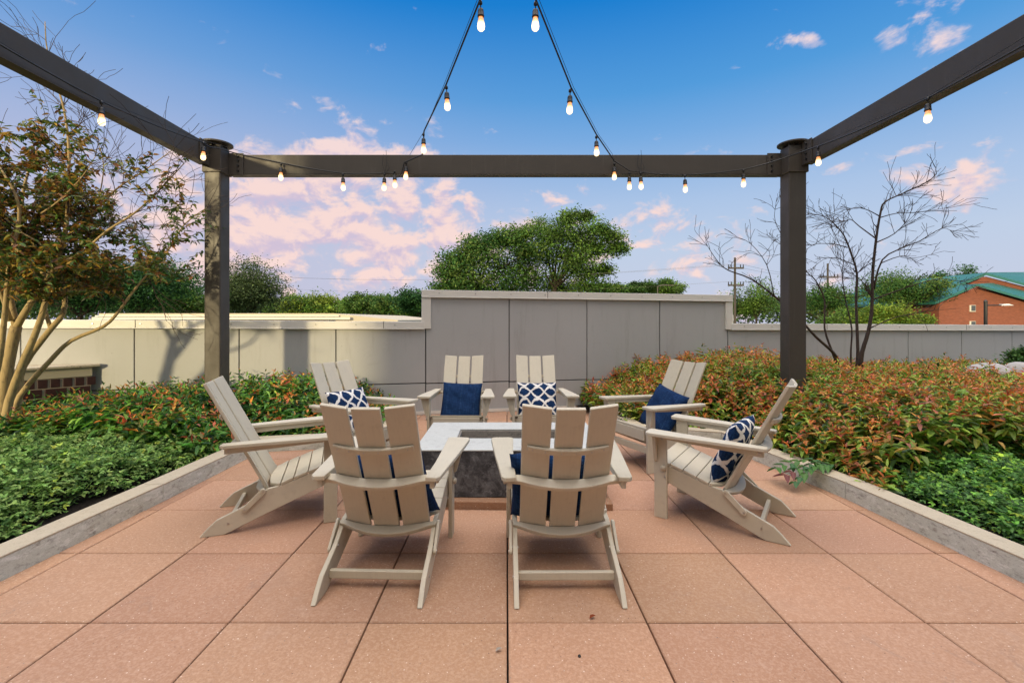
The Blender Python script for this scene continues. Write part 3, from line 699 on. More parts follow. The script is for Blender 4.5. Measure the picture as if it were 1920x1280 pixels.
# ================================================================ CHAIRS
NF = Vector((0, .889, .457)); VB = Vector((0, -.457, .889)); B0 = Vector((0, .374, .251))
SAG = .034
def arc(x): return -SAG*max(0.0, 1-(x/.221)**2)
def make_chair():
    r = empty('adirondack_chair')
    # backrest: three long slats on a shallow arc
    bm = bmesh.new(); Lb = .771
    for x0, x1, dt in ((-.222, -.0865, 0), (-.0675, .0675, 0), (.0865, .222, 0)):
        P = []
        for th in (-.02, 0):
            for x, s in ((x0, -.005), (x1, -.005), (x1, Lb), (x0, Lb)):
                q = B0+VB*s+NF*(arc(x)+th); P.append((x, q.y, q.z))
        hexa(bm, P)
    finish('backrest', bm, M_poly, r, bevel=.0045, segs=2)
    def rail(name, s0, hw, w_end, w_mid, th):
        bm = bmesh.new(); inn, out = [], []
        for i in range(21):
            x = -hw+2*hw*i/20; a = arc(x)-.0205
            wdt = w_end+(w_mid-w_end)*(1-(x/hw)**2)
            p = B0+VB*s0+NF*a; q = B0+VB*s0+NF*(a-wdt); inn.append((x, p.y, p.z)); out.append((x, q.y, q.z))
        strip(bm, inn, out, VB*th); return finish(name, bm, M_poly, r, bevel=.004, segs=2)
    rail('upper_back_rail', .515, .196, .012, .020, .032)
    rail('arm_level_rail', .325, .305, .036, .058, .024)
    rail('lower_back_rail', -.012, .258, .022, .052, .026)
    bm = bmesh.new()
    for x in (-.17, -.11, -.035, .035, .11, .17):
        q = B0+VB*.531+NF*(arc(x)-.0205-(.012+.008*(1-(x/.196)**2))); cyl(bm, (x, q.y, q.z), (x, q.y-.0025, q.z-.001), .0042, 8)
    pieces('screw', bm, M_bolt, r)
    # seat slats
    bm = bmesh.new(); st = [(.372, .268), (.447, .285), (.523, .312), (.608, .341), (.690, .366), (.783, .388)]
    for i in range(1, 5):
        (ya, za), (yb, zb) = st[i], st[i+1]; ya += .003; yb -= .003; t = .019
        hexa(bm, [(-.262, ya, za-t), (.262, ya, za-t), (.262, yb, zb-t), (-.262, yb, zb-t), (-.262, ya, za), (.262, ya, za), (.262, yb, zb), (-.262, yb, zb)])
    inn, out = [], []
    for i in range(17):
        x = -.262+.524*i/16; yr = .390+arc(x)*.9 + (.045*max(0, abs(x)-.20)/.062)
        inn.append((x, yr, .249+(yr-.372)*.22)); out.append((x, .444, .266))
    strip(bm, inn, out, (0, 0, .019)); finish('seat', bm, M_poly, r, bevel=.0035, segs=2)
    bm = bmesh.new(); box(bm, (-.236, .766, .272), (.236, .785, .367)); finish('front_apron', bm, M_poly, r, bevel=.003, segs=1)
    bm = bmesh.new(); box(bm, (-.264, .752, .165), (.264, .776, .222)); finish('front_stretcher', bm, M_poly, r, bevel=.003, segs=1)
    bm = bmesh.new(); box(bm, (-.235, .148, .050), (.235, .172, .090)); finish('rear_stretcher', bm, M_poly, r, bevel=.003, segs=1)
    for s in (-1, 1):
        prof = [(0, .003), (.012, 0), (.130, 0), (.172, .016), (.33, .085), (.702, .235), (.765, .262), (.765, .352), (.70, .347), (.608, .320), (.523, .291), (.447, .266), (.375, .255), (.25, .165), (.09, .094), (.045, .052)]
        bm = bmesh.new(); prism(bm, [(s*.236, y, z) for y, z in prof], [(s*.260, y, z) for y, z in prof])
        sr = finish('side_rail', bm, M_poly, r, bevel=.0035, segs=2)
        bm = bmesh.new()
        for y, z in ((.154, .067), (.262, .158)):
            cyl(bm, (s*.260, y, z), (s*.2635, y, z), .0065, 10); cyl(bm, (s*.236, y, z), (s*.2325, y, z), .0065, 10)
        pieces('bolt', bm, M_bolt, sr)
        bm = bmesh.new(); box(bm, (min(s*.265, s*.290), .705, 0), (max(s*.265, s*.290), .788, .5605)); fl = finish('front_leg', bm, M_poly, r, bevel=.0035, segs=2)
        bm = bmesh.new(); cyl(bm, (s*.290, .708+.01, .279), (s*.2935, .718, .279), .006, 10); cyl(bm, (s*.290, .735, .529), (s*.2935, .735, .529), .006, 10); pieces('bolt', bm, M_bolt, fl)
        bm = bmesh.new(); n = 14
        pr = [(.006, 0), (.008, .004), (.0185, .005), (.020, .010), (.018, .017), (.010, .022), (.002, .023)]
        rings = [[bm.verts.new((s*(.290+h), .726+q*math.cos(2*math.pi*k/n), .341+q*math.sin(2*math.pi*k/n))) for k in range(n)] for q, h in pr]
        for a, b in zip(rings, rings[1:]):
            for k in range(n): bm.faces.new((a[k], a[(k+1) % n], b[(k+1) % n], b[k]))
        bm.faces.new(rings[-1]); finish('knob', bm, M_poly, fl, smooth_=True)
        # arm: flat board with a bowed outer edge
        pts = [(.247, .120), (.300, .112), (.318, .135), (.334, .28), (.352, .44), (.368, .60), (.381, .74), (.385, .795), (.378, .817), (.36, .825), (.272, .828), (.254, .822), (.247, .806), (.252, .6), (.254, .35)]
        za = lambda y: .562+(y-.115)*.030
        bm = bmesh.new(); prism(bm, [(s*x, y, za(y)-.023) for x, y in pts], [(s*x, y, za(y)) for x, y in pts]); arm = finish('armrest', bm, M_poly, r, bevel=.005, segs=3, ang=40)
        bm = bmesh.new(); hexa(bm, [(s*.266, .135, .500), (s*.289, .135, .500), (s*.289, .7035, .528), (s*.266, .7035, .528), (s*.266, .135, .5395), (s*.289, .135, .5395), (s*.289, .7035, .556), (s*.266, .7035, .556)])
        ar = finish('arm_support', bm, M_poly, r, bevel=.003, segs=2)
        bm = bmesh.new(); cyl(bm, (s*.289, .160, .521), (s*.293, .160, .521), .0085, 12); pieces('bolt', bm, M_bolt, ar)
        bp = [(.2905, .560), (.352, .561), (.345, .53), (.322, .44), (.306, .385), (.2905, .375)]
        bm = bmesh.new(); prism(bm, [(s*x, .764, z) for x, z in bp], [(s*x, .786, z) for x, z in bp]); finish('arm_bracket', bm, M_poly, r, bevel=.003, segs=2)
        # folding link, rounded at both ends
        a, b = Vector((.348, .245)), Vector((.246, .146)); d = (b-a).normalized(); n_ = Vector((-d.y, d.x)); w2 = .0165; pp = []
        for c, sg in ((a, -1), (b, 1)):
            for k in range(7):
                t = math.pi*k/6
                pp.append(c+n_*w2*math.cos(t)*(-sg)*-1*(1 if sg == 1 else -1)*(-1 if sg == 1 else -1)*(-1)+d*w2*math.sin(t)*sg if False else c+(n_*math.cos(t)*(1 if sg == 1 else -1)+d*math.sin(t)*sg)*w2)
        bm = bmesh.new(); prism(bm, [(s*.2645, p.x, p.y) for p in pp], [(s*.279, p.x, p.y) for p in pp]); lk = finish('folding_link', bm, M_poly, r, bevel=.002, segs=1)
        bm = bmesh.new()
        for c in (a, b): cyl(bm, (s*.279, c.x, c.y), (s*.2825, c.x, c.y), .0065, 10)
        pieces('bolt', bm, M_bolt, lk)
    return r
chair0 = make_chair()
CHAIRS = {
 'A': (-.646, 2.125, -2.1, 'sand coloured folding chair nearest the camera on the left, seen from behind'),
 'B': (.294, 2.114, .4, 'sand coloured folding chair nearest the camera on the right, seen from behind'),
 'C': (1.811, 2.922, 55.2, 'sand coloured chair in profile at the right holding an upright patterned cushion'),
 'D': (-1.956, 3.06, -70.3, 'empty sand coloured chair without a cushion at the left in profile'),
 'E': (-1.739, 4.525, -121.1, 'sand coloured chair by the left shrubs with a blue and white patterned cushion'),
 'F': (-.491, 5.392, 179.0, 'sand coloured chair against the grey wall with a plain navy cushion'),
 'G': (.332, 5.428, 181.1, 'sand coloured chair against the grey wall with a patterned cushion'),
 'H': (1.816, 4.599, 114.8, 'sand coloured chair before the red shrubs with a tilted plain navy cushion')}
CM = {}
for i, (k, (x, y, a, lab)) in enumerate(CHAIRS.items()):
    o = chair0 if i == 0 else copy_tree(chair0)
    Mx = Matrix.Translation((x, y, fz(y)+.0005)) @ Matrix.Rotation(-SL, 4, 'X') @ Matrix.Rotation(R(a), 4, 'Z')
    o.matrix_world = Mx; CM[k] = Mx; tag(o, lab, 'chair', 'folding chairs around the fire pit')
# cushions
def cushion(size, seed, m):
    rr = np.random.default_rng(seed); n = 28; V, Fc, UV = [], [], []; ph = rr.uniform(0, 6.28, 6)
    for side in (1, -1):
        for j in range(n+1):
            for i in range(n+1):
                u, v_ = -1+2*i/n, -1+2*j/n
                pin = 1-.055*(1-abs(u)**2.5)*abs(v_)**3-.0*u
                pin2 = 1-.055*(1-abs(v_)**2.5)*abs(u)**3
                t = (max(0, 1-u**4)*max(0, 1-v_**4))**.55
                wr = .006*math.sin(5*u+3*v_+ph[0])*t+.005*math.sin(9*v_-4*u+ph[1])*t+.010*max(0, abs(u*v_))*math.sin(14*(u-v_)+ph[2])*t
                V.append((u*size/2*pin2, v_*size/2*pin, side*(.060*t+wr*.8)+.0*u)); UV.append(((u+1)/2, (v_+1)/2))
    N1 = (n+1)*(n+1)
    for s in (0, 1):
        for j in range(n):
            for i in range(n):
                a = s*N1+j*(n+1)+i; q = (a, a+1, a+n+2, a+n+1); Fc.append(q if s == 0 else q[::-1])
    me = bpy.data.meshes.new('cushion'); me.from_pydata(V, [], Fc); uvl = me.uv_layers.new(name='UVMap')
    for lp_ in me.loops: uvl.data[lp_.index].uv = UV[lp_.vertex_index]
    me.materials.append(m); me.polygons.foreach_set('use_smooth', [True]*len(me.polygons))
    bm = bmesh.new(); bm.from_mesh(me); bmesh.ops.remove_doubles(bm, verts=bm.verts, dist=.0005); bm.to_mesh(me); bm.free()
    o = bpy.data.objects.new('cushion', me); COL.objects.link(o); return o
BASE = Matrix((( 1, 0, 0, 0), (0, VB.y, NF.y, 0), (0, VB.z, NF.z, 0), (0, 0, 0, 1)))   # local x, up the back, out of the back
def put_cushion(ch, m, dx_=0, up=.225, out=.045, roll=0, lean=0, yaw=0, size=.44, seed=1, lab='', mirror=False):
    o = cushion(size, seed, m); c = B0+VB*up+NF*(out)
    o.matrix_world = CM[ch] @ Matrix.Translation((dx_, c.y, c.z)) @ BASE @ Matrix.Rotation(R(yaw), 4, 'Y') @ Matrix.Rotation(R(lean), 4, 'X') @ Matrix.Rotation(R(roll), 4, 'Z')
    tag(o, lab, 'cushion', 'blue cushions on the folding chairs')
put_cushion('A', M_navy, .02, .20, .052, 8, seed=1, lab='plain navy cushion half hidden by the slats of the near left chair')
put_cushion('B', M_navy, -.055, .20, .052, 1, seed=2, lab='plain navy cushion peeping out left of the near right chair back')
put_cushion('C', M_patt, .0, .195, .070, 3, lean=7, yaw=6, seed=3, size=.45, lab='patterned navy and white cushion seen edge-on in the right profile chair')
put_cushion('E', M_patt, .0, .225, .062, 90, seed=4, lab='patterned navy and white cushion in the chair by the left shrubs')
put_cushion('F', M_navy, -.0, .195, .055, 2, seed=5, lab='plain navy cushion upright in the chair against the wall')
put_cushion('G', M_patt, .0, .195, .055, 0, seed=6, lab='patterned navy and white cushion in the chair against the wall')
put_cushion('H', M_navy, .02, .215, .055, 12, seed=7, lab='plain navy cushion leaning askew before the red shrubs')

# ================================================================ PLANTING
def edge_dist(x, y, poly, closed=False):
    d = np.full(len(x), 1e9)
    for (x1, y1), (x2, y2) in zip(poly, poly[1:]):
        vx, vy = x2-x1, y2-y1; t = np.clip(((x-x1)*vx+(y-y1)*vy)/(vx*vx+vy*vy), 0, 1)
        d = np.minimum(d, np.hypot(x-x1-t*vx, y-y1-t*vy))
    return d
def pal(n, cols, w_, r, jit=.18):
    c = np.array(cols)[r.choice(len(cols), n, p=np.array(w_)/sum(w_))]
    return c*(1+r.normal(0, jit, (n, 1)))*(1+r.normal(0, .06, (n, 3)))
def shrub_mass(poly, kerbline, region, hfun, dens, seed, tips, tipw, mids, midw, box_, label, redprob, ls=1.0):
    r = np.random.default_rng(seed); x0, x1, y0, y1 = box_; n = int((x1-x0)*(y1-y0)*dens)
    x = r.uniform(x0, x1, n); y = r.uniform(y0, y1, n); ok = inpoly(x, y, poly) & region(x, y); x, y = x[ok], y[ok]
    n = len(x); ed = edge_dist(x, y, kerbline); h = hfun(x, y, ed)*(1+r.normal(0, .05, n))+r.normal(0, .03, n)
    h += .10*r.random(n)**8
    sets = []; base = np.c_[x, y, fz(y)+h]
    # lean of each shoot: outwards at the rim of a bush clump
    e = .05; gx = (hfun(x+e, y, edge_dist(x+e, y, kerbline))-hfun(x-e, y, edge_dist(x-e, y, kerbline)))/(2*e); gy = (hfun(x, y+e, edge_dist(x, y+e, kerbline))-hfun(x, y-e, edge_dist(x, y-e, kerbline)))/(2*e)
    ax = unit(np.c_[-gx*.5+r.normal(0, .22, n), -gy*.5+r.normal(0, .22, n), np.ones(n)])
    red = (r.random(n)+.9*(vnoise(x, y, 3.2, seed)-.5)) < redprob
    az0 = r.uniform(0, 6.28, n)
    t1 = np.cross(ax, [0, 1, 0.01]); t1 = unit(t1); t2 = np.cross(ax, t1)
    levels = 6
    for lv in range(levels):
        dn = .004+.030*lv*ls+.002*lv*lv; el_ = (58, 38, 20, 4, -12, -22)[lv]*math.pi/180; Ln0 = (.038, .055, .072, .082, .085, .08)[lv]*ls; Wd0 = (.013, .020, .028, .034, .036, .036)[lv]*ls
        for side in (0, 1):
            az = az0+lv*math.pi/2+side*math.pi+r.normal(0, .35, n); ee = el_+r.normal(0, .22, n)
            d = (t1*np.cos(az)[:, None]+t2*np.sin(az)[:, None])*np.cos(ee)[:, None]+ax*np.sin(ee)[:, None]
            pos = base-ax*dn
            tip = pal(n, tips, tipw, r); mid = pal(n, mids, midw, r, .22)
            k = (red & (r.random(n) < (1, .95, .75, .40, .15, .05)[lv])) | (r.random(n) < (.25, .15, .06, .03, .02, .01)[lv])
            col = np.where(k[:, None], tip, mid)
            sets.append(leafset(pos, d, np.tile([0, 0, 1.0], (n, 1))+r.normal(0, .12, (n, 3)), Ln0*r.uniform(.6, 1.3, n), Wd0*r.uniform(.75, 1.35, n), np.clip(col, .003, 1), .35, .22))
    # lower storey of older leaves that closes the mass
    m_ = n*5; idx = r.integers(0, n, m_); p = base[idx]-np.c_[r.normal(0, .03, m_), r.normal(0, .03, m_), r.uniform(.12, .40, m_)*np.minimum(1, h[idx]/.5)]
    az = r.uniform(0, 6.28, m_); d = np.c_[np.cos(az), np.sin(az), r.normal(-.15, .3, m_)]
    sets.append(leafset(p, d, np.tile([0, 0, 1.0], (m_, 1)), r.uniform(.06, .09, m_)*ls, r.uniform(.028, .04, m_)*ls, np.clip(pal(m_, mids, midw, r, .25), .003, 1), .3, .25))
    V, Q, T = joinsets(sets)
    # stems
    o = npmesh('shrub', V, Q, T, M_leaf); tag(o, label, 'shrubs', kind='stuff')
    return o
TIPS = [(.60, .18, .04), (.70, .28, .05), (.52, .11, .05), (.62, .38, .08), (.42, .17, .10), (.66, .20, .11)]
TIPW = [3, 3.5, 1.5, 2, 1.5, 1]
MIDS = [(.055, .14, .022), (.09, .19, .03), (.14, .25, .03), (.035, .09, .022), (.20, .26, .04), (.12, .12, .03)]
MIDW = [3, 3, 2, 2.5, .8, 1]
def hR(x, y, ed):
    return .20+.50*(1-np.exp(-ed/.42))+.16*(vnoise(x, y, 2.6, 11)-.5)+.10*(vnoise(x, y, 7, 12)-.5)+.10*np.clip((y-4.5)/2, 0, 1)*(x < 4.5)-.10*np.clip((x-3.6)/2, 0, 1)
def gbR(x, y): return y > 3.30+.25*(x-2.6)+.25*(vnoise(x, y, 3, 21)-.5)
R_soilk = RB
shrub_mass(RPOLY, RB, lambda x, y: gbR(x, y) & (x < 9.5) & ~((x > 3.12) & (x < 3.55) & (y > 5.2) & (y < 5.6)), hR, 205, 31, TIPS, TIPW, [(.15, .26, .03), (.22, .37, .04), (.30, .46, .05), (.06, .12, .025), (.42, .46, .06), (.38, .24, .05)], [3, 3, 2.5, 2, 1.5, 2], (1.2, 9.5, 3.0, 8.2), 'dense orange tipped green shrubs filling the right planting bed', .40, 1.15)
def hL(x, y, ed):
    return .14+.40*(1-np.exp(-ed/.40))+.14*(vnoise(x, y, 2.8, 14)-.5)+.10*(vnoise(x, y, 7, 15)-.5)+.06*np.clip(y-5, 0, 1)-.17*np.clip((-x-4.0)/.8, 0, 1)
def gbL(x, y): return y > 4.15+.10*(-x-2.4)+.35*(vnoise(x, y, 3, 22)-.5)
shrub_mass(LPOLY, LB, lambda x, y: gbL(x, y) & (x > -5.5) & ~((x < -3.22) & (x > -3.52) & (y > 5.25) & (y < 5.55)), hL, 150, 41, TIPS, TIPW, [(.08, .22, .035), (.13, .34, .05), (.23, .46, .06), (.03, .10, .025), (.42, .52, .06), (.20, .22, .05)], [3.5, 3, 2, 3, .8, .8], (-5.6, -1.2, 3.9, 6.6), 'green shrubs with scattered orange tips filling the left bed', .04, 1.4)
# low ground cover with small blue-green leaves in threes
def cover(poly, kerbline, region, hfun, dens, seed, cols, cw, box_, label):
    r = np.random.default_rng(seed); x0, x1, y0, y1 = box_; n = int((x1-x0)*(y1-y0)*dens)
    x = r.uniform(x0, x1, n); y = r.uniform(y0, y1, n); ed = edge_dist(x, y, kerbline)
    gap = .03+.55*np.clip(vnoise(x, y, 2.6, seed+1)-.38, 0, 1)
    ok = inpoly(x, y, poly) & region(x, y) & (ed > gap); x, y, ed, gap = x[ok], y[ok], ed[ok], gap[ok]; n = len(x)
    h = hfun(x, y, ed-gap)+r.normal(0, .014, n)+.05*r.random(n)**6
    ax = unit(np.c_[r.normal(0, .35, n), r.normal(-.12, .35, n), np.ones(n)]); t1 = unit(np.cross(ax, [0, 1, .01])); t2 = np.cross(ax, t1); az0 = r.uniform(0, 6.28, n)
    sets = []; base = np.c_[x, y, fz(y)+.05+h]; up = np.tile([0, 0, 1.0], (n, 1)); shade = .75+.5*vnoise(x, y, 9, seed+5)
    for lv in range(4):
        c0 = pal(n, cols, cw, r, .16)*shade[:, None]
        off = (t1*np.cos(az0+lv*1.57)[:, None]+t2*np.sin(az0+lv*1.57)[:, None])*(.014+.008*lv)
        for q in (-1, 0, 1):
            az = az0+lv*1.57+q*1.0+r.normal(0, .12, n); ee = r.normal(.25-.14*lv, .3, n)
            d = (t1*np.cos(az)[:, None]+t2*np.sin(az)[:, None])*np.cos(ee)[:, None]+ax*np.sin(ee)[:, None]
            sets.append(leafset(base+off-ax*.016*lv, d, up+r.normal(0, .2, (n, 3)), r.uniform(.027, .042, n), r.uniform(.017, .026, n), np.clip(c0*(1+r.normal(0, .05, (n, 1))), .003, 1), .3, .1))
    m_ = n*4; idx = r.integers(0, n, m_); p = base[idx]-np.c_[np.zeros((m_, 2)), r.uniform(.05, 1.0, m_)*h[idx]]; az = r.uniform(0, 6.28, m_)
    sets.append(leafset(p, np.c_[np.cos(az), np.sin(az), r.normal(-.1, .3, m_)], np.tile([0, 0, 1.0], (m_, 1)), r.uniform(.024, .036, m_), r.uniform(.016, .022, m_), np.clip(pal(m_, cols, cw, r, .2), .003, 1), .3, .1))
    V, Q, T = joinsets(sets); o = npmesh('ground_cover', V, Q, T, M_leafmatt); tag(o, label, 'ground cover', kind='stuff')
GC = [(.20, .33, .08), (.28, .45, .12), (.38, .56, .17), (.10, .19, .055), (.48, .60, .10)]
def hc(s): return lambda x, y, e: (.03+.20*(1-np.exp(-np.maximum(e, 0)/.16)))*np.clip(.25+1.4*vnoise(x, y, 6.5, s), .25, 1.5)
cover(LPOLY, LB, lambda x, y: (y < 4.55+.10*(-x-2.4)+.35*(vnoise(x, y, 3, 22)-.5)) & (x > -5.6) & (y > 1.8), hc(51), 620, 52, GC, [3, 3, 2, 2, .5], (-5.6, -2.5, 1.8, 5.0), 'low blue green ground cover in front of the left bed')
cover(RPOLY, RB, lambda x, y: (y < 3.55+.22*(x-2.6)+.25*(vnoise(x, y, 3, 21)-.5)) & (x < 5.6) & (y > 1.8), hc(53), 620, 54, [(.13, .28, .075), (.20, .41, .10), (.28, .56, .09), (.07, .15, .05), (.46, .66, .09)], [3, 3, 2, 2, 1], (2.5, 5.6, 1.8, 4.6), 'low bright green ground cover in front of the right bed')
# the sprig that hangs over the right kerb
r = np.random.default_rng(77); sets = []
spine = [Vector((2.66, 3.74, .12)), Vector((2.50, 3.72, .16)), Vector((2.36, 3.70, .13)), Vector((2.22, 3.68, .07))]
for br_i, off in enumerate(((0, 0, 0), (.02, -.10, -.02), (.0, .12, .02))):
    for t in np.linspace(.1, 1, 8):
        f = t*3; i = min(int(f), 2); p = spine[i].lerp(spine[i+1], f-i)+Vector(off)*t
        for s in (-1, 1):
            az = s*r.uniform(.6, 1.3)+math.pi; col = [(.06, .17, .05), (.09, .22, .04), (.20, .06, .05)][2 if (t > .8 and br_i == 0) else r.integers(0, 2)]
            sets.append(leafset(np.array([p]), np.array([[math.cos(az), math.sin(az), r.uniform(-.4, .2)]]), np.array([[0, 0, 1.0]]), np.array([r.uniform(.07, .11)]), np.array([.046]), np.array([col]), .3, .25))
V, Q, T = joinsets(sets); sp = empty('shrub_sprig', spine[0]); tag(sp, 'leafy sprig with reddish end hanging over the right kerb onto the paving', 'plant sprig')
o = npmesh('leaves', V, Q, T, M_leaf); o.parent = sp; o.matrix_parent_inverse = Matrix.Translation(-sp.location)
bm = bmesh.new(); tube(bm, spine, [.004, .003, .0025, .0015], 5); child('stem', bm, M_barkdark, sp)
# fallen bits on the paving
for (x, y, c, lab, s) in ((.365, 2.045, (.25, .06, .02), 'small dry red leaf on the paving joint behind the near right chair', .02), (-.045, 1.84, (.4, .36, .3), 'curled pale dry leaf left of the central paving joint', .018)):
    v_, q_, t_ = leafset(np.array([[x, y, fz(y)+.004]]), np.array([[1, .3, .1]]), np.array([[0, 0, 1.0]]), np.array([s*1.6]), np.array([s]), np.array([c]), .9, -.2)
    tag(npmesh('fallen_leaf', v_, q_, t_, M_leafmatt), lab, 'leaf')

bm = bmesh.new(); bmesh.ops.create_icosphere(bm, subdivisions=2, radius=.006, matrix=Matrix.Translation((.285, 1.815, fz(1.8)+.004)) @ Matrix.Diagonal((1, 1.3, .7, 1)))
tag(finish('pebble', bm, M_black, smooth_=True), 'tiny black pebble on the paving in the right foreground', 'pebble')
# ---- boulders and small shrub at the far right
def boulder(c, r3, seed, lab):
    rr = random.Random(seed); bm = bmesh.new(); bmesh.ops.create_icosphere(bm, subdivisions=4, radius=1)
    ph = [(Vector((rr.uniform(-1, 1), rr.uniform(-1, 1), rr.uniform(-1, 1))), rr.uniform(0, 6), rr.uniform(1.5, 5)) for _ in range(12)]
    for v_ in bm.verts:
        k = 1+sum(.05*math.sin(v_.co.dot(a)*f+p)*(2.5/f) for a, p, f in ph); v_.co = Vector((v_.co.x*r3[0], v_.co.y*r3[1], v_.co.z*r3[2]))*k+Vector(c)
    tag(finish('boulder', bm, M_rock, smooth_=True), lab, 'boulder', 'pale boulders among the right shrubs')
boulder((7.05, 6.9, .28), (.38, .3, .33), 1, 'pale boulder nearest the bare wall, left one above the red shrubs'); boulder((7.75, 7.0, .22), (.30, .3, .38), 2, 'pale boulder at the right picture edge above the red shrubs')

# ================================================================ TREES
def grow(bm, tips, p, d, r, length, depth, rr, spread=.6, up=.25, nseg=4, wob=.25, minr=.0025):
    pts = [p.copy()]; rad = [r]; d = d.normalized()
    for i in range(nseg):
        d = (d+Vector((rr.gauss(0, wob), rr.gauss(0, wob), rr.gauss(0, wob)+up*.2))*.5).normalized(); p = p+d*length/nseg; pts.append(p.copy()); rad.append(max(minr, r*(1-.62*(i+1)/nseg)))
    tube(bm, pts, rad, 5 if r < .02 else 8, cap=False)
    if depth <= 0: tips.append((pts, d)); return
    for k in range(rr.randint(2, 3)+(depth > 1)):
        i = rr.randint(1, nseg); q = pts[i]; e = (pts[i]-pts[i-1]).normalized(); s = Vector((rr.gauss(0, 1), rr.gauss(0, 1), rr.gauss(0, .6))); s = (s-e*s.dot(e)).normalized()
        grow(bm, tips, q, (e+s*spread*rr.uniform(.6, 1.4)+Vector((0, 0, up*.4))), rad[i]*rr.uniform(.5, .75), length*rr.uniform(.5, .8), depth-1, rr, spread, up, nseg, wob, minr)
    tips.append((pts, d))
def poly3(pl_, depths, conv):
    n = len(pl_); out = []
    for i, (x, y) in enumerate(pl_):
        Y = depths[0]+(depths[1]-depths[0])*i/(n-1); q = conv(x, y); out.append(at(q[0], q[1], Y))
    # smooth
    res = []
    for i in range(n-1):
        a = out[max(i-1, 0)]; b = out[i]; c = out[i+1]; d = out[min(i+2, n-1)]
        for t in (0, .34, .67): res.append(.5*((2*b)+(c-a)*t+(2*a-5*b+4*c-d)*t*t+(3*b-a-3*c+d)*t**3))
    res.append(out[-1]); return res
def limb(bm, pts, r0, r1, n=9, pw=1.0):
    m_ = len(pts); rad = [r0+(r1-r0)*(i/(m_-1))**pw for i in range(m_)]; tube(bm, pts, rad, n, cap=True); return rad
# -- leafy multi-stem tree on the left
zc = lambda x, y: (x/2.783, 400+y/2.783)
rr = random.Random(21)
tree = empty('small_tree', (-4.95, 4.75, 0)); tag(tree, 'multi-stemmed small tree with sparse bronze leaves growing in the left bed', 'tree')
bm = bmesh.new(); tb = bmesh.new(); tips = []
LIMBS = [
 ([(60, 1240), (25, 1120), (15, 960), (55, 720), (85, 590)], (4.72, 4.75), .085, .062),
 ([(85, 590), (60, 480), (45, 330), (70, 180), (110, 20), (125, -140), (190, -330)], (4.75, 4.9), .052, .012),
 ([(88, 590), (140, 500), (215, 385), (300, 245), (345, 80), (355, -120), (360, -330), (330, -560), (250, -830), (235, -1000)], (4.75, 4.3), .05, .004),
 ([(75, 1230), (30, 1060), (110, 800), (180, 640), (235, 470), (235, 340), (150, 150), (60, 60)], (4.62, 4.5), .062, .018),
 ([(235, 360), (300, 270), (420, 210), (560, 90), (700, 0), (830, -120), (960, -260)], (4.5, 4.0), .026, .005),
 ([(80, 1235), (95, 960), (120, 800), (255, 615), (330, 520), (345, 390), (395, 240), (400, 130), (470, 30), (600, -120), (720, -200), (900, -330)], (4.78, 5.2), .060, .005),
 ([(265, 600), (235, 500), (240, 420), (290, 300)], (4.9, 4.9), .030, .016),
 ([(100, 1235), (75, 1080), (105, 950), (260, 770), (370, 665), (540, 590), (620, 510), (720, 375), (860, 220), (960, 60), (1080, -30)], (4.66, 5.0), .050, .005),
 ([(-40, 900), (0, 740), (30, 480), (50, 260), (100, 40), (80, -100), (-10, -250)], (4.5, 4.2), .045, .01),
 ([(55, 560), (0, 400), (-60, 250), (-120, 60)], (4.7, 4.4), .035, .01),
 ([(110, 100), (230, 180), (280, 320)], (4.4, 4.5), .012, .012),
 ([(380, 370), (520, 310), (640, 290), (760, 250)], (4.9, 4.4), .012, .004),
 ([(90, 60), (-40, -60), (-160, -160)], (4.6, 4.0), .016, .004),
 ([(470, 30), (520, -100), (540, -260), (500, -400)], (5.2, 4.9), .014, .003),
 ([(215, 0), (300, -60), (420, -180), (500, -300)], (4.4, 4.0), .012, .003),
]
for pts_, dp, r0, r1 in LIMBS:
    P = poly3(pts_, dp, zc); rad = limb(bm, P, r0*.68, r1*.75, 10, .8)
    nb = int(len(P)*.9); st = int(len(P)*.42)
    for q in range(nb):
        i = rr.randint(st, len(P)-1)
        if P[i].z < 1.45: continue
        e = (P[i]-P[i-1]).normalized(); s = Vector((rr.gauss(0, 1), rr.gauss(0, 1), rr.gauss(0, .6)))
        grow(tb, tips, P[i], e*.6+s.normalized()*.8+Vector((.05, 0, .1)), max(.003, rad[i]*.5), rr.uniform(.25, .55), 2 if rad[i] > .008 else 1, rr, .6, .15, 4, .35, .0018)
child('trunk', bm, M_bark, tree, smooth_=True); child('twigs', tb, M_barkdark, tree, smooth_=True)
r = np.random.default_rng(22); sets = []
pos, dr, col = [], [], []
for pts_, d in tips:
    q = pts_[-1]; sx = CX+q.x/q.y*F; sy = CY-(q.z-CH)/q.y*F
    # bare twigs show against the sky at the top, denser leaves low left and at the right tips
    keep = .95 if sy > 420 else (.92 if sx < 140 and sy > 205 else (.45 if sy > 280 else .03))
    if sx > 360 and sy < 370: keep = 0
    if sy > 560: keep = 0
    if 190 < sx < 330 and sy < 470: keep *= .45
    if rr.random() > keep: continue
    for seg in range(1, len(pts_)):
        for _ in range(3):
            p = pts_[seg].lerp(pts_[seg-1], rr.random()); pos.append(p); az = rr.uniform(0, 6.28); dr.append((math.cos(az)*.8, math.sin(az)*.8, rr.uniform(-.7, .35)))
            wr_ = min(1, max(0, (sx-200)/150))
            if rr.random() < .55+.35*wr_*(sy > 380): col.append(rr.choice([(.10, .12, .022), (.07, .15, .025), (.16, .17, .03), (.045, .09, .022)]))
            else: col.append(rr.choice([(.26, .11, .03), (.34, .18, .035), (.16, .07, .025), (.42, .27, .04), (.22, .15, .03)]))
pos = np.array([tuple(p) for p in pos]); dr = np.array(dr); col = np.array(col)*1.2*(1+r.normal(0, .18, (len(col), 1)))
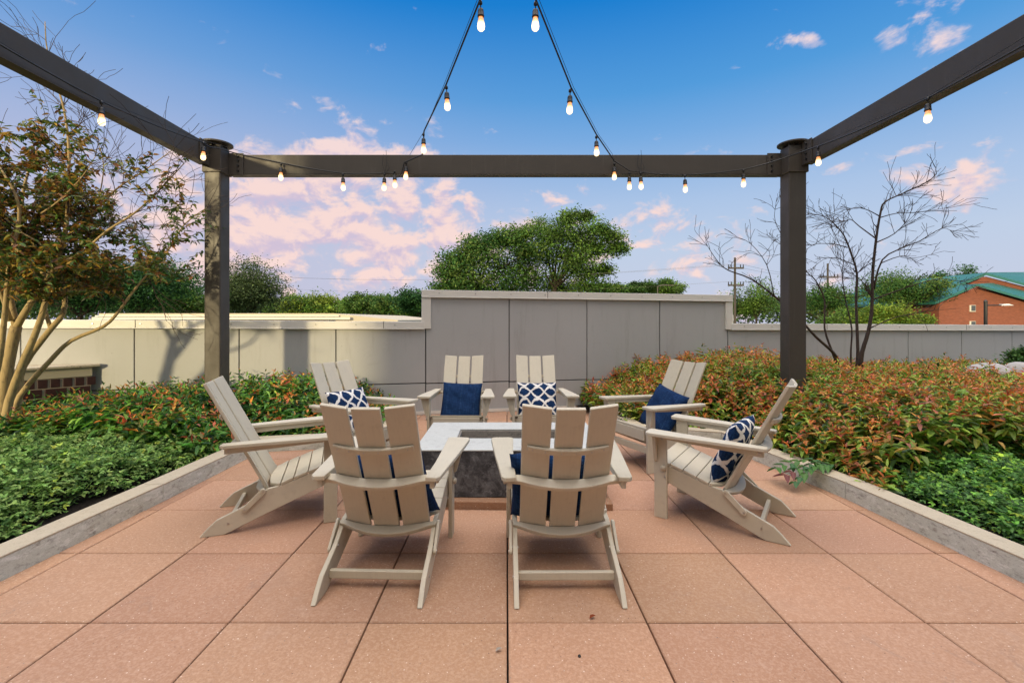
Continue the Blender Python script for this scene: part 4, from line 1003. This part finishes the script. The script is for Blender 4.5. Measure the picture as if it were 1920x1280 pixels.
V, Q, T = leafset(pos, dr, np.tile([0, 0, 1.0], (len(pos), 1))+r.normal(0, .4, (len(pos), 3)), r.uniform(.05, .08, len(pos)), r.uniform(.024, .036, len(pos)), np.clip(col, .003, 1), .3, .2)
o = npmesh('crown', V, Q, T, M_leaf); o.parent = tree; o.matrix_parent_inverse = Matrix.Translation(-tree.location)
print('left tree leaves', len(pos))
# -- bare tree on the right
zr = lambda x, y: (1300+x/3.048, 300+y/3.048)
bt = empty('bare_tree', (4.75, 6.75, 0)); tag(bt, 'leafless dark multi-stemmed tree standing among the red shrubs by the right post', 'tree')
bm = bmesh.new(); tips = []; rr = random.Random(5)
RL = [
 ([(955, 1180), (965, 1095), (1000, 980), (1020, 850), (1025, 650), (1045, 450), (1070, 300), (1095, 240), (1200, 190), (1330, 130), (1390, 80)], (6.7, 6.4), .034, .004),
 ([(935, 1180), (940, 1090), (930, 800), (935, 650), (900, 530), (860, 430), (800, 360), (740, 320), (660, 310)], (6.8, 6.9), .026, .003),
 ([(900, 1180), (900, 1090), (905, 960), (870, 800), (850, 650), (860, 560), (830, 470)], (6.9, 7.0), .016, .003),
 ([(830, 1160), (800, 1100), (700, 1010), (600, 900), (480, 790), (330, 680), (200, 630), (140, 580), (80, 490)], (6.7, 6.0), .026, .003),
 ([(820, 1160), (790, 1085), (750, 960), (750, 800), (700, 690), (650, 640), (590, 540), (480, 470)], (6.8, 6.9), .020, .003),
 ([(1010, 960), (1150, 900), (1300, 870), (1400, 850)], (6.6, 6.4), .010, .002),
 ([(1020, 800), (1200, 735), (1400, 680), (1560, 700)], (6.6, 6.2), .012, .002),
 ([(1030, 740), (1080, 570), (1200, 500), (1300, 460), (1420, 390), (1480, 410)], (6.6, 6.2), .014, .002),
 ([(1045, 450), (950, 380), (900, 340), (850, 350), (700, 300)], (6.5, 6.9), .010, .002),
 ([(1062, 320), (980, 280), (900, 280), (800, 350)], (6.5, 6.3), .008, .002),
 ([(1048, 470), (1150, 420), (1230, 330), (1255, 240)], (6.5, 6.2), .009, .002),
 ([(1065, 330), (1160, 305), (1280, 300), (1440, 275)], (6.5, 6.2), .008, .002),
 ([(1070, 590), (1180, 550), (1260, 560), (1360, 540)], (6.5, 6.8), .008, .002),
 ([(880, 500), (800, 480), (700, 480), (650, 510)], (6.9, 6.7), .009, .002),
 ([(920, 600), (820, 560), (740, 570), (660, 640)], (6.9, 6.7), .008, .002),
 ([(460, 770), (420, 600), (330, 480), (250, 440)], (6.3, 6.2), .008, .002),
 ([(560, 520), (470, 360), (470, 260)], (6.9, 6.7), .007, .002),
 ([(940, 780), (1010, 760), (960, 690), (900, 640)], (6.9, 6.7), .008, .002),
]
for pts_, dp, r0, r1 in RL:
    P = poly3(pts_, dp, zr); rad = limb(bm, P, r0, r1, 8, .7); st = int(len(P)*.35)
    for q in range(int(len(P)*.95)):
        i = rr.randint(st, len(P)-1)
        if P[i].z < 1.35: continue
        e = (P[i]-P[i-1]).normalized(); s = Vector((rr.gauss(0, 1), rr.gauss(0, .7), rr.gauss(.2, .5)))
        grow(bm, tips, P[i], e*.8+s.normalized()*.7, max(.0035, rad[i]*.5), rr.uniform(.15, .36), 1, rr, .55, .02, 5, .25, .0024)
child('trunk', bm, M_barkdark, bt, smooth_=True)

# -- trees beyond the wall
def far_tree(cx_, Y, w_, ztop, zbot, seed, cols, label, dense=1.0, leaf=.22, lobes=16, ground=-7.0, custom=None, kind='tree', flat=1.0, trunk_r=None, group='trees beyond the wall', name='tree', limbs=7, gapy=0.0):
    """cx_: picture column, w_: crown width m, ztop/zbot crown heights"""
    r = np.random.default_rng(seed); X = (cx_-CX)/F*Y; H_ = ztop-zbot; zc_ = (ztop+zbot)/2
    root = empty(name, (X, Y, ground)); tag(root, label, kind, group)
    bm = bmesh.new(); rr = random.Random(seed); tr = (trunk_r or w_*.022)*.8
    fork = Vector((X, Y, zbot+H_*.12)); tube(bm, [(X, Y, ground), (X+.1, Y, (ground+fork.z)/2), fork], [tr*1.5, tr*1.15, tr], 8)
    cen = []
    for k in range(lobes):
        for _ in range(30):
            q = r.uniform(-1, 1, 3)
            if np.linalg.norm(q) < 1 and (q[2] > -.8): break
        q = q/max(.35, np.linalg.norm(q))*r.uniform(.15, .80)
        q[2] = q[2] if q[2] > -.5 else q[2]*.6
        cen.append(np.array([X+q[0]*w_/2, Y+q[1]*w_/2*.8, zc_+q[2]*H_/2*flat]))
    cen = np.array(cen); rad = r.uniform(.17, .30, lobes)*min(w_, H_*1.6)
    if custom:
        lobes = len(custom); cen = np.array([[(a-CX)/F*Y, Y+r.uniform(-.25, .25)*w_*.5, CH-(b-CY)/F*Y] for a, b, c in custom]); rad = np.array([c/F*Y*1.28 for a, b, c in custom])
    for c in cen[:limbs+6]:
        mid = fork.lerp(Vector(c), .5)+Vector((rr.gauss(0, .04), 0, rr.gauss(.05, .05)))*w_; tube(bm, [fork, mid, Vector(c)], [tr*.6, tr*.35, tr*.10], 5, cap=False)
    child('trunk', bm, M_barkfar, root)
    # leaf clumps on and in the lobes
    ncl = int(lobes*34*dense); li = r.integers(0, lobes, ncl); u = unit(r.normal(0, 1, (ncl, 3))); u[:, 2] = np.where(u[:, 2] < -.3, -u[:, 2], u[:, 2])
    cc = cen[li]+u*(rad[li]*r.uniform(.15, 1.10, ncl))[:, None]*np.array([1, 1, .8])
    per = 30; m_ = ncl*per; ci = np.repeat(np.arange(ncl), per); sp = (rad[li]*.26)[ci][:, None]
    p = cc[ci]+r.normal(0, 1, (m_, 3))*sp*np.array([1, 1, .7])
    if gapy: p = p[p[:, 2] > zbot-.3]; m_ = len(p); ci = ci[:m_]
    cl = np.array(cols)[r.integers(0, len(cols), ncl)]*(1+r.normal(0, .22, (ncl, 1)))
    col = cl[ci]*(1+r.normal(0, .18, (m_, 1)))
    V, Q, T = leafset(p, r.normal(0, 1, (m_, 3))*np.array([1, 1, .6]), np.tile([0, 0, 1.0], (m_, 1))+r.normal(0, .5, (m_, 3)), r.uniform(.7, 1.2, m_)*leaf, r.uniform(.4, .7, m_)*leaf, np.clip(col, .004, 1), .2, .15)
    o = npmesh('crown', V, Q, T, M_leafmatt); o.parent = root; o.matrix_parent_inverse = Matrix.Translation(-root.location)
DG = [(.035, .10, .024), (.055, .135, .03), (.08, .17, .035), (.12, .18, .04)]
MG = [(.06, .14, .027), (.10, .20, .033), (.15, .25, .045), (.075, .12, .033)]
YG = [(.16, .24, .03), (.22, .28, .04), (.10, .20, .03)]
DK = [(.025, .085, .028), (.04, .12, .035), (.06, .15, .035), (.016, .055, .02)]
def zy(py_, Y): return CH-(py_-CY)/F*Y
# the big tree is two crowns grown together: a dense left one and an open, spreading right one
far_tree(890, 40, 9.2, zy(436, 40), zy(575, 40), 101, DG, 'big dark green tree behind the tall wall section, its dense lower left crown', 1.9, .24, 22,
  custom=[(842, 520, 26), (832, 545, 24), (862, 490, 26), (880, 520, 34), (890, 470, 22), (915, 490, 34), (925, 455, 24), (945, 510, 36), (955, 455, 26), (905, 548, 36), (960, 545, 34), (985, 480, 24), (865, 550, 30)])
far_tree(1040, 42, 12.6, zy(404, 42), zy(560, 42), 102, MG, 'big open crowned tree with visible limbs above the right half of the tall wall', 1.5, .22, 30, trunk_r=.24,
  custom=[(985, 450, 22), (1012, 425, 22), (1035, 450, 30), (1025, 490, 30), (1000, 525, 28), (1062, 418, 18), (1085, 445, 28), (1070, 485, 26), (1098, 412, 14), (1118, 440, 22), (1125, 475, 26), (1145, 450, 18), (1160, 470, 18), (1110, 515, 24), (1138, 510, 16), (1095, 545, 24), (1130, 545, 20), (1040, 540, 22), (1150, 545, 16), (1060, 515, 30), (1085, 500, 30), (1050, 455, 34), (1100, 470, 30), (1015, 470, 28), (985, 500, 30), (990, 545, 30), (1070, 550, 30)])
# left: behind the leafy tree
for a in ((150, 22, 6.0, 470, 610, 103, DK, 'dark green tree seen through the stems of the leafy tree', 1.0, .13, 18),
          (20, 24, 6.0, 450, 620, 104, DK, 'dark green tree at the left picture edge behind the stems', .9, .14, 18),
          (262, 23, 5.2, 478, 610, 105, DK, 'dark green tree between the leafy tree and the left post', 1.0, .13, 18),
          (345, 30, 5.0, 535, 612, 106, MG, 'mid green tree just left of the left post', 1.0, .15, 12),
          (470, 34, 6.6, 497, 610, 107, [(.07, .11, .04), (.10, .14, .05), (.06, .09, .035)], 'round olive tree just right of the left post', 1.3, .15, 20),
          (560, 60, 8, 556, 606, 108, YG, 'yellow green tree on the skyline right of the round olive tree', 1.0, .3, 12),
          (608, 62, 8, 552, 606, 109, YG, 'bright yellow tree in the middle of the left skyline', .8, .3, 10),
          (655, 58, 8, 555, 606, 110, MG, 'green skyline tree right of the bright yellow tree', 1.0, .3, 12),
          (700, 56, 5, 544, 606, 111, DG, 'slim dark conifer like tree on the left skyline', .7, .25, 9),
          (745, 54, 8, 552, 606, 112, DG, 'green skyline tree near the step of the wall', 1.1, .28, 14),
          (790, 50, 6, 543, 606, 113, DK, 'dark tree touching the left end of the tall wall', 1.1, .28, 12),
          (530, 64, 8, 562, 606, 114, MG, 'low green skyline tree beside the round olive tree', 1.0, .3, 10),
          (1180, 55, 5, 530, 560, 115, MG, 'small green tree peeking over the tall wall right of the big tree', 1.0, .24, 10),
          (1245, 55, 8.5, 526, 565, 116, MG, 'wide low green tree over the right end of the tall wall', 1.0, .24, 14),
          (1418, 38, 4.6, 530, 606, 117, MG, 'loose green tree between the tall wall and the right post', .6, .17, 12),
          (1545, 40, 6.0, 535, 612, 118, DG, 'green tree just right of the right post behind the bare tree', .6, .18, 14),
          (1690, 44, 10.5, 512, 590, 119, DG, 'flat topped green tree behind the bare branches', .7, .2, 20),
          (1790, 62, 12, 506, 560, 120, DK, 'dark flat topped tree above the teal roof', .7, .3, 16),
          (1655, 28, 4.6, 574, 640, 121, YG, 'bright yellow green bush by the brick house', 1.4, .13, 14),
          (1715, 27, 1.9, 588, 640, 124, YG, 'small yellow green bush touching the corner of the brick house', 1.4, .12, 8),
          (1585, 30, 4.6, 578, 640, 122, MG, 'round green bush behind the right low wall', 1.4, .14, 14)):
    cx_, Y, w_, yt, yb, sd, cols, lab, dn, lf, lb = a
    far_tree(cx_, Y, w_, zy(yt, Y), zy(yb, Y), sd, cols, lab, dn, lf, lb)
# distant woods closing the skyline
r = np.random.default_rng(9); m_ = 52000; X = r.uniform(-190, 190, m_); Yw = r.uniform(95, 120, m_)
top = 4.2+1.8*vnoise(X, X*0, .16, 3)+1.0*vnoise(X, X*0, .6, 4)
z = top-np.abs(r.normal(0, 1, m_))*2.6
cl = np.array([(.05, .09, .03), (.075, .12, .035), (.04, .075, .03), (.11, .15, .04)])[(vnoise(X, X*0, .35, 6)*4).astype(int).clip(0, 3)]*(1+r.normal(0, .2, (m_, 1)))
V, Q, T = leafset(np.c_[X, Yw, z], r.normal(0, 1, (m_, 3)), np.tile([0, 0, 1.0], (m_, 1))+r.normal(0, .6, (m_, 3)), r.uniform(.6, 1.1, m_), r.uniform(.4, .7, m_), np.clip(cl, .004, 1), .2, .1)
o = npmesh('distant_wood', V, Q, T, M_leafmatt); tag(o, 'far band of mixed green woods along the horizon behind everything', 'woods', kind='stuff')
far_tree(1925, 7.6, .85, .95, .05, 130, DG, 'rounded green shrub against the wall at the right picture edge', 1.6, .045, 10, ground=0, kind='shrub', group='green shrubs at the wall', name='round_shrub', trunk_r=.015)

# ================================================================ BUILDINGS BEYOND
# flat white-edged roof just behind the left wall
rf = empty('low_flat_building', (-7.4, 12.5, -7)); tag(rf, 'flat roofed building with white metal roof edge behind the left wall', 'building')
bm = bmesh.new(); box(bm, (-10.8, 12, -7), (-4.6, 20, 1.30)); child('wall', bm, M_creamclean, rf)
bm = bmesh.new()
xl, xr = (192-CX)/F*12, (632-CX)/F*12
box(bm, (xl, 11.9, 1.36), (xr, 20.1, zy(587.5, 12))); hexa(bm, [(xr, 11.9, 1.2), (xr+1.6, 11.9, 1.2), (xr+1.6, 20, 1.2), (xr, 20, 1.2), (xr, 11.9, zy(588, 12)), (xr+1.6, 11.9, zy(600, 12)), (xr+1.6, 20, zy(600, 12)), (xr, 20, zy(588, 12))])
child('roof', bm, M_creamclean, rf)
bm = bmesh.new(); box(bm, (xl-.1, 11.80, 1.29), (xr+.4, 11.88, 1.355)); box(bm, (xl-.05, 11.84, 1.368), (xr+.1, 11.895, 1.40)); child('fascia', bm, M_white, rf)
# brick house with teal roofs
YB = 42.0
def hp(px_, py_, Y=YB): return at(px_, py_, Y)
z5 = lambda x, y: (1680+x/5.333, 480+y/5.333)
hs = empty('brick_house', hp(1830, 600)); tag(hs, 'red brick house with teal metal roofs at the right', 'house')
hs.location.z = -7
def slab(name, front, dep, m, root, **k):
    bm = bmesh.new(); prism(bm, [tuple(p) for p in front], [tuple(p+Vector((0, dep, 0))) for p in front]); return child(name, bm, m, root, **k)
def H5(x, y, Y=YB): return hp(*z5(x, y), Y)
c_ = [H5(245, 485, 44), H5(900, 205, 44), H5(1500, 360, 44), H5(1500, 900, 44), H5(245, 900, 44)]
for q in c_[3:]: q.z = -7
slab('wall', c_, 12, M_brick, hs)
c_ = [H5(430, 470), H5(812, 316), H5(1500, 520), H5(1500, 900), H5(430, 900)]
for q in c_[3:]: q.z = -7
slab('wall', c_, 1.9, M_brick, hs)
def roofplane(P, th, rib, name='roof'):
    bm = bmesh.new(); a, b, c, d = P; up = Vector((0, 0, th)); hexa(bm, [a, b, c, d, a+up, b+up, c+up, d+up])
    n = max(2, int((b-a).length/rib)) if rib else 0
    for i in range(n+1 if rib else 0):
        p, q = a.lerp(b, i/n)+up, d.lerp(c, i/n)+up; tube(bm, [p, q], .035, 4)
    return child(name, bm, M_teal, hs)
roofplane([H5(395, 482, 41.4), H5(812, 302, 41.4), H5(812, 302, 41.4)+Vector((0, 2.55, 0)), H5(395, 482, 41.4)+Vector((0, 2.55, 0))], .22, 0)
roofplane([H5(812, 302, 41.4), H5(1520, 505, 41.4), H5(1700, 465, 44.2), H5(985, 291, 44.2)], .2, .5)
roofplane([H5(205, 492, 43.6), H5(900, 192, 43.6), H5(900, 192, 43.6)+Vector((0, 13, 0)), H5(205, 492, 43.6)+Vector((0, 13, 0))], .26, 0)
roofplane([H5(900, 192, 43.6), H5(1520, 362, 43.6), H5(1900, 300, 50), H5(1350, 185, 50)], .24, .6)
roofplane([H5(250, 478, 44.5), H5(880, 205, 44.5), H5(830, 232, 52), H5(412, 268, 52)], .1, .55)
for x, y, w_, h_ in ((378, 512, 74, 64), (738, 490, 58, 66), (380, 655, 70, 70), (738, 650, 58, 70)):
    Yw_ = 42 if x > 430 else 44
    a, b = H5(x, y+h_, Yw_-.06), H5(x+w_, y, Yw_-.06)
    bm = bmesh.new(); box(bm, (a.x, Yw_-.08, a.z), (b.x, Yw_+.02, b.z)); o = child('window', bm, M_white, hs)
    bm = bmesh.new(); s = .07
    if x < 400:
        xm = (a.x+b.x)/2; box(bm, (a.x+s, Yw_-.10, a.z+s), (xm-s/2, Yw_-.083, b.z-s)); box(bm, (xm+s/2, Yw_-.10, a.z+s), (b.x-s, Yw_-.083, b.z-s))
    else: box(bm, (a.x+s*1.6, Yw_-.10, a.z+s), (b.x-s*.5, Yw_-.083, b.z-s*.5))
    pieces('pane', bm, M_glass, o)
bm = bmesh.new(); a, b = H5(582, 385, 43), H5(632, 348, 43); box(bm, (a.x, 42.6, a.z), (b.x, 43.4, b.z)); child('chimney', bm, M_white, hs)
# lamp post in front of the house
YL = 24.0
lpz = empty('street_lamp', (at(1848, 600, YL).x, YL, -7)); tag(lpz, 'black street lamp with one arm to the right in front of the brick house', 'street lamp')
b0 = at(1848, 566, YL)
bm = bmesh.new(); tube(bm, [(b0.x, YL, -7), (b0.x, YL, b0.z)], .075, 12); lathe(bm, [(.09, 0), (.09, .04), (.03, .10), (.01, .12)], 12, (b0.x, YL, b0.z)); child('pole', bm, M_black, lpz)
a = at(1848, 572.5, YL); b = at(1878, 572, YL); bm = bmesh.new(); tube(bm, [a, b], .03, 8); child('arm', bm, M_black, lpz)
c = at(1898, 572, YL); bm = bmesh.new(); hexa(bm, [(b.x-.05, YL-.16, b.z-.03), (c.x, YL-.10, b.z-.02), (c.x, YL+.10, b.z-.02), (b.x-.05, YL+.16, b.z-.03), (b.x, YL-.12, b.z+.05), (c.x-.25, YL-.08, b.z+.07), (c.x-.25, YL+.08, b.z+.07), (b.x, YL+.12, b.z+.05)])
child('lamp_head', bm, M_coping, lpz, bevel=.01)
# small street lamp over the tall wall
Y2 = 46.0; p0 = at(1233, 537, Y2); l2 = empty('street_lamp', (p0.x, Y2, -7)); tag(l2, 'small distant street lamp showing above the tall wall', 'street lamp')
bm = bmesh.new(); tube(bm, [(p0.x, Y2, -7), (p0.x, Y2, p0.z)], .06, 8); child('pole', bm, M_steel, l2)
bm = bmesh.new(); tube(bm, [p0, p0+Vector((.5, 0, .15)), p0+Vector((1.2, 0, .12))], .05, 6); box(bm, (p0.x+1.0, Y2-.1, p0.z+.06), (p0.x+1.6, Y2+.1, p0.z+.16)); child('lamp_head', bm, M_steel, l2)
# utility poles
M_wood = mat('pole_wood', rough=.9, build=lambda t, b: _bark(t, b, (.05, .042, .035), (.08, .067, .055), (.03, .026, .022)))
def upole(px_, Y, ytop, arms, lab, can=None):
    p = at(px_, ytop, Y); root = empty('utility_pole', (p.x, Y, -7)); tag(root, lab, 'utility pole', 'wooden utility poles beyond the wall')
    bm = bmesh.new(); tube(bm, [(p.x, Y, -7), (p.x, Y, p.z)], [.12, .075], 10); child('pole', bm, M_wood, root)
    for ya, hw in arms:
        z = zy(ya, Y); bm = bmesh.new(); box(bm, (p.x-hw, Y-.2, z-.06), (p.x+hw, Y-.1, z+.06)); o = child('crossarm', bm, M_wood, root)
        bm = bmesh.new()
        for k in (-.95, -.6, .6, .95): lathe(bm, [(.03, 0), (.05, .05), (.03, .12), (.045, .17), (.02, .22)], 8, (p.x+hw*k, Y-.15, z+.06))
        pieces('insulator', bm, M_black, o)
    if can:
        z = zy(can, Y); bm = bmesh.new(); lathe(bm, [(.20, -.35), (.23, -.33), (.23, .30), (.18, .36), (.05, .42)], 14, (p.x-.38, Y, z)); child('transformer', bm, M_coping, root)
upole(1378, 36, 483, ((503, .6), (535, .6)), 'wooden utility pole with two crossarms beside the right end of the tall wall', 598)
upole(1552, 40, 494, ((520, .8),), 'wooden utility pole behind the bare tree stems')
# wires
bm = bmesh.new()
for z0, k in ((503, -.6), (503, .6), (535, 0)):
    a = at(1378, z0-4, 36)+Vector((k, 0, .15)); b = at(1552, 520, 40)+Vector((k, 0, .15)); c = Vector((-40, 60, a.z+2))
    cordm(bm, [c, a, b, Vector((60, 52, b.z+1))], .008, [1.2, .3, .8], 4)
o = finish('power_line', bm, M_black); tag(o, 'thin overhead power lines strung between the wooden utility poles', 'power line')
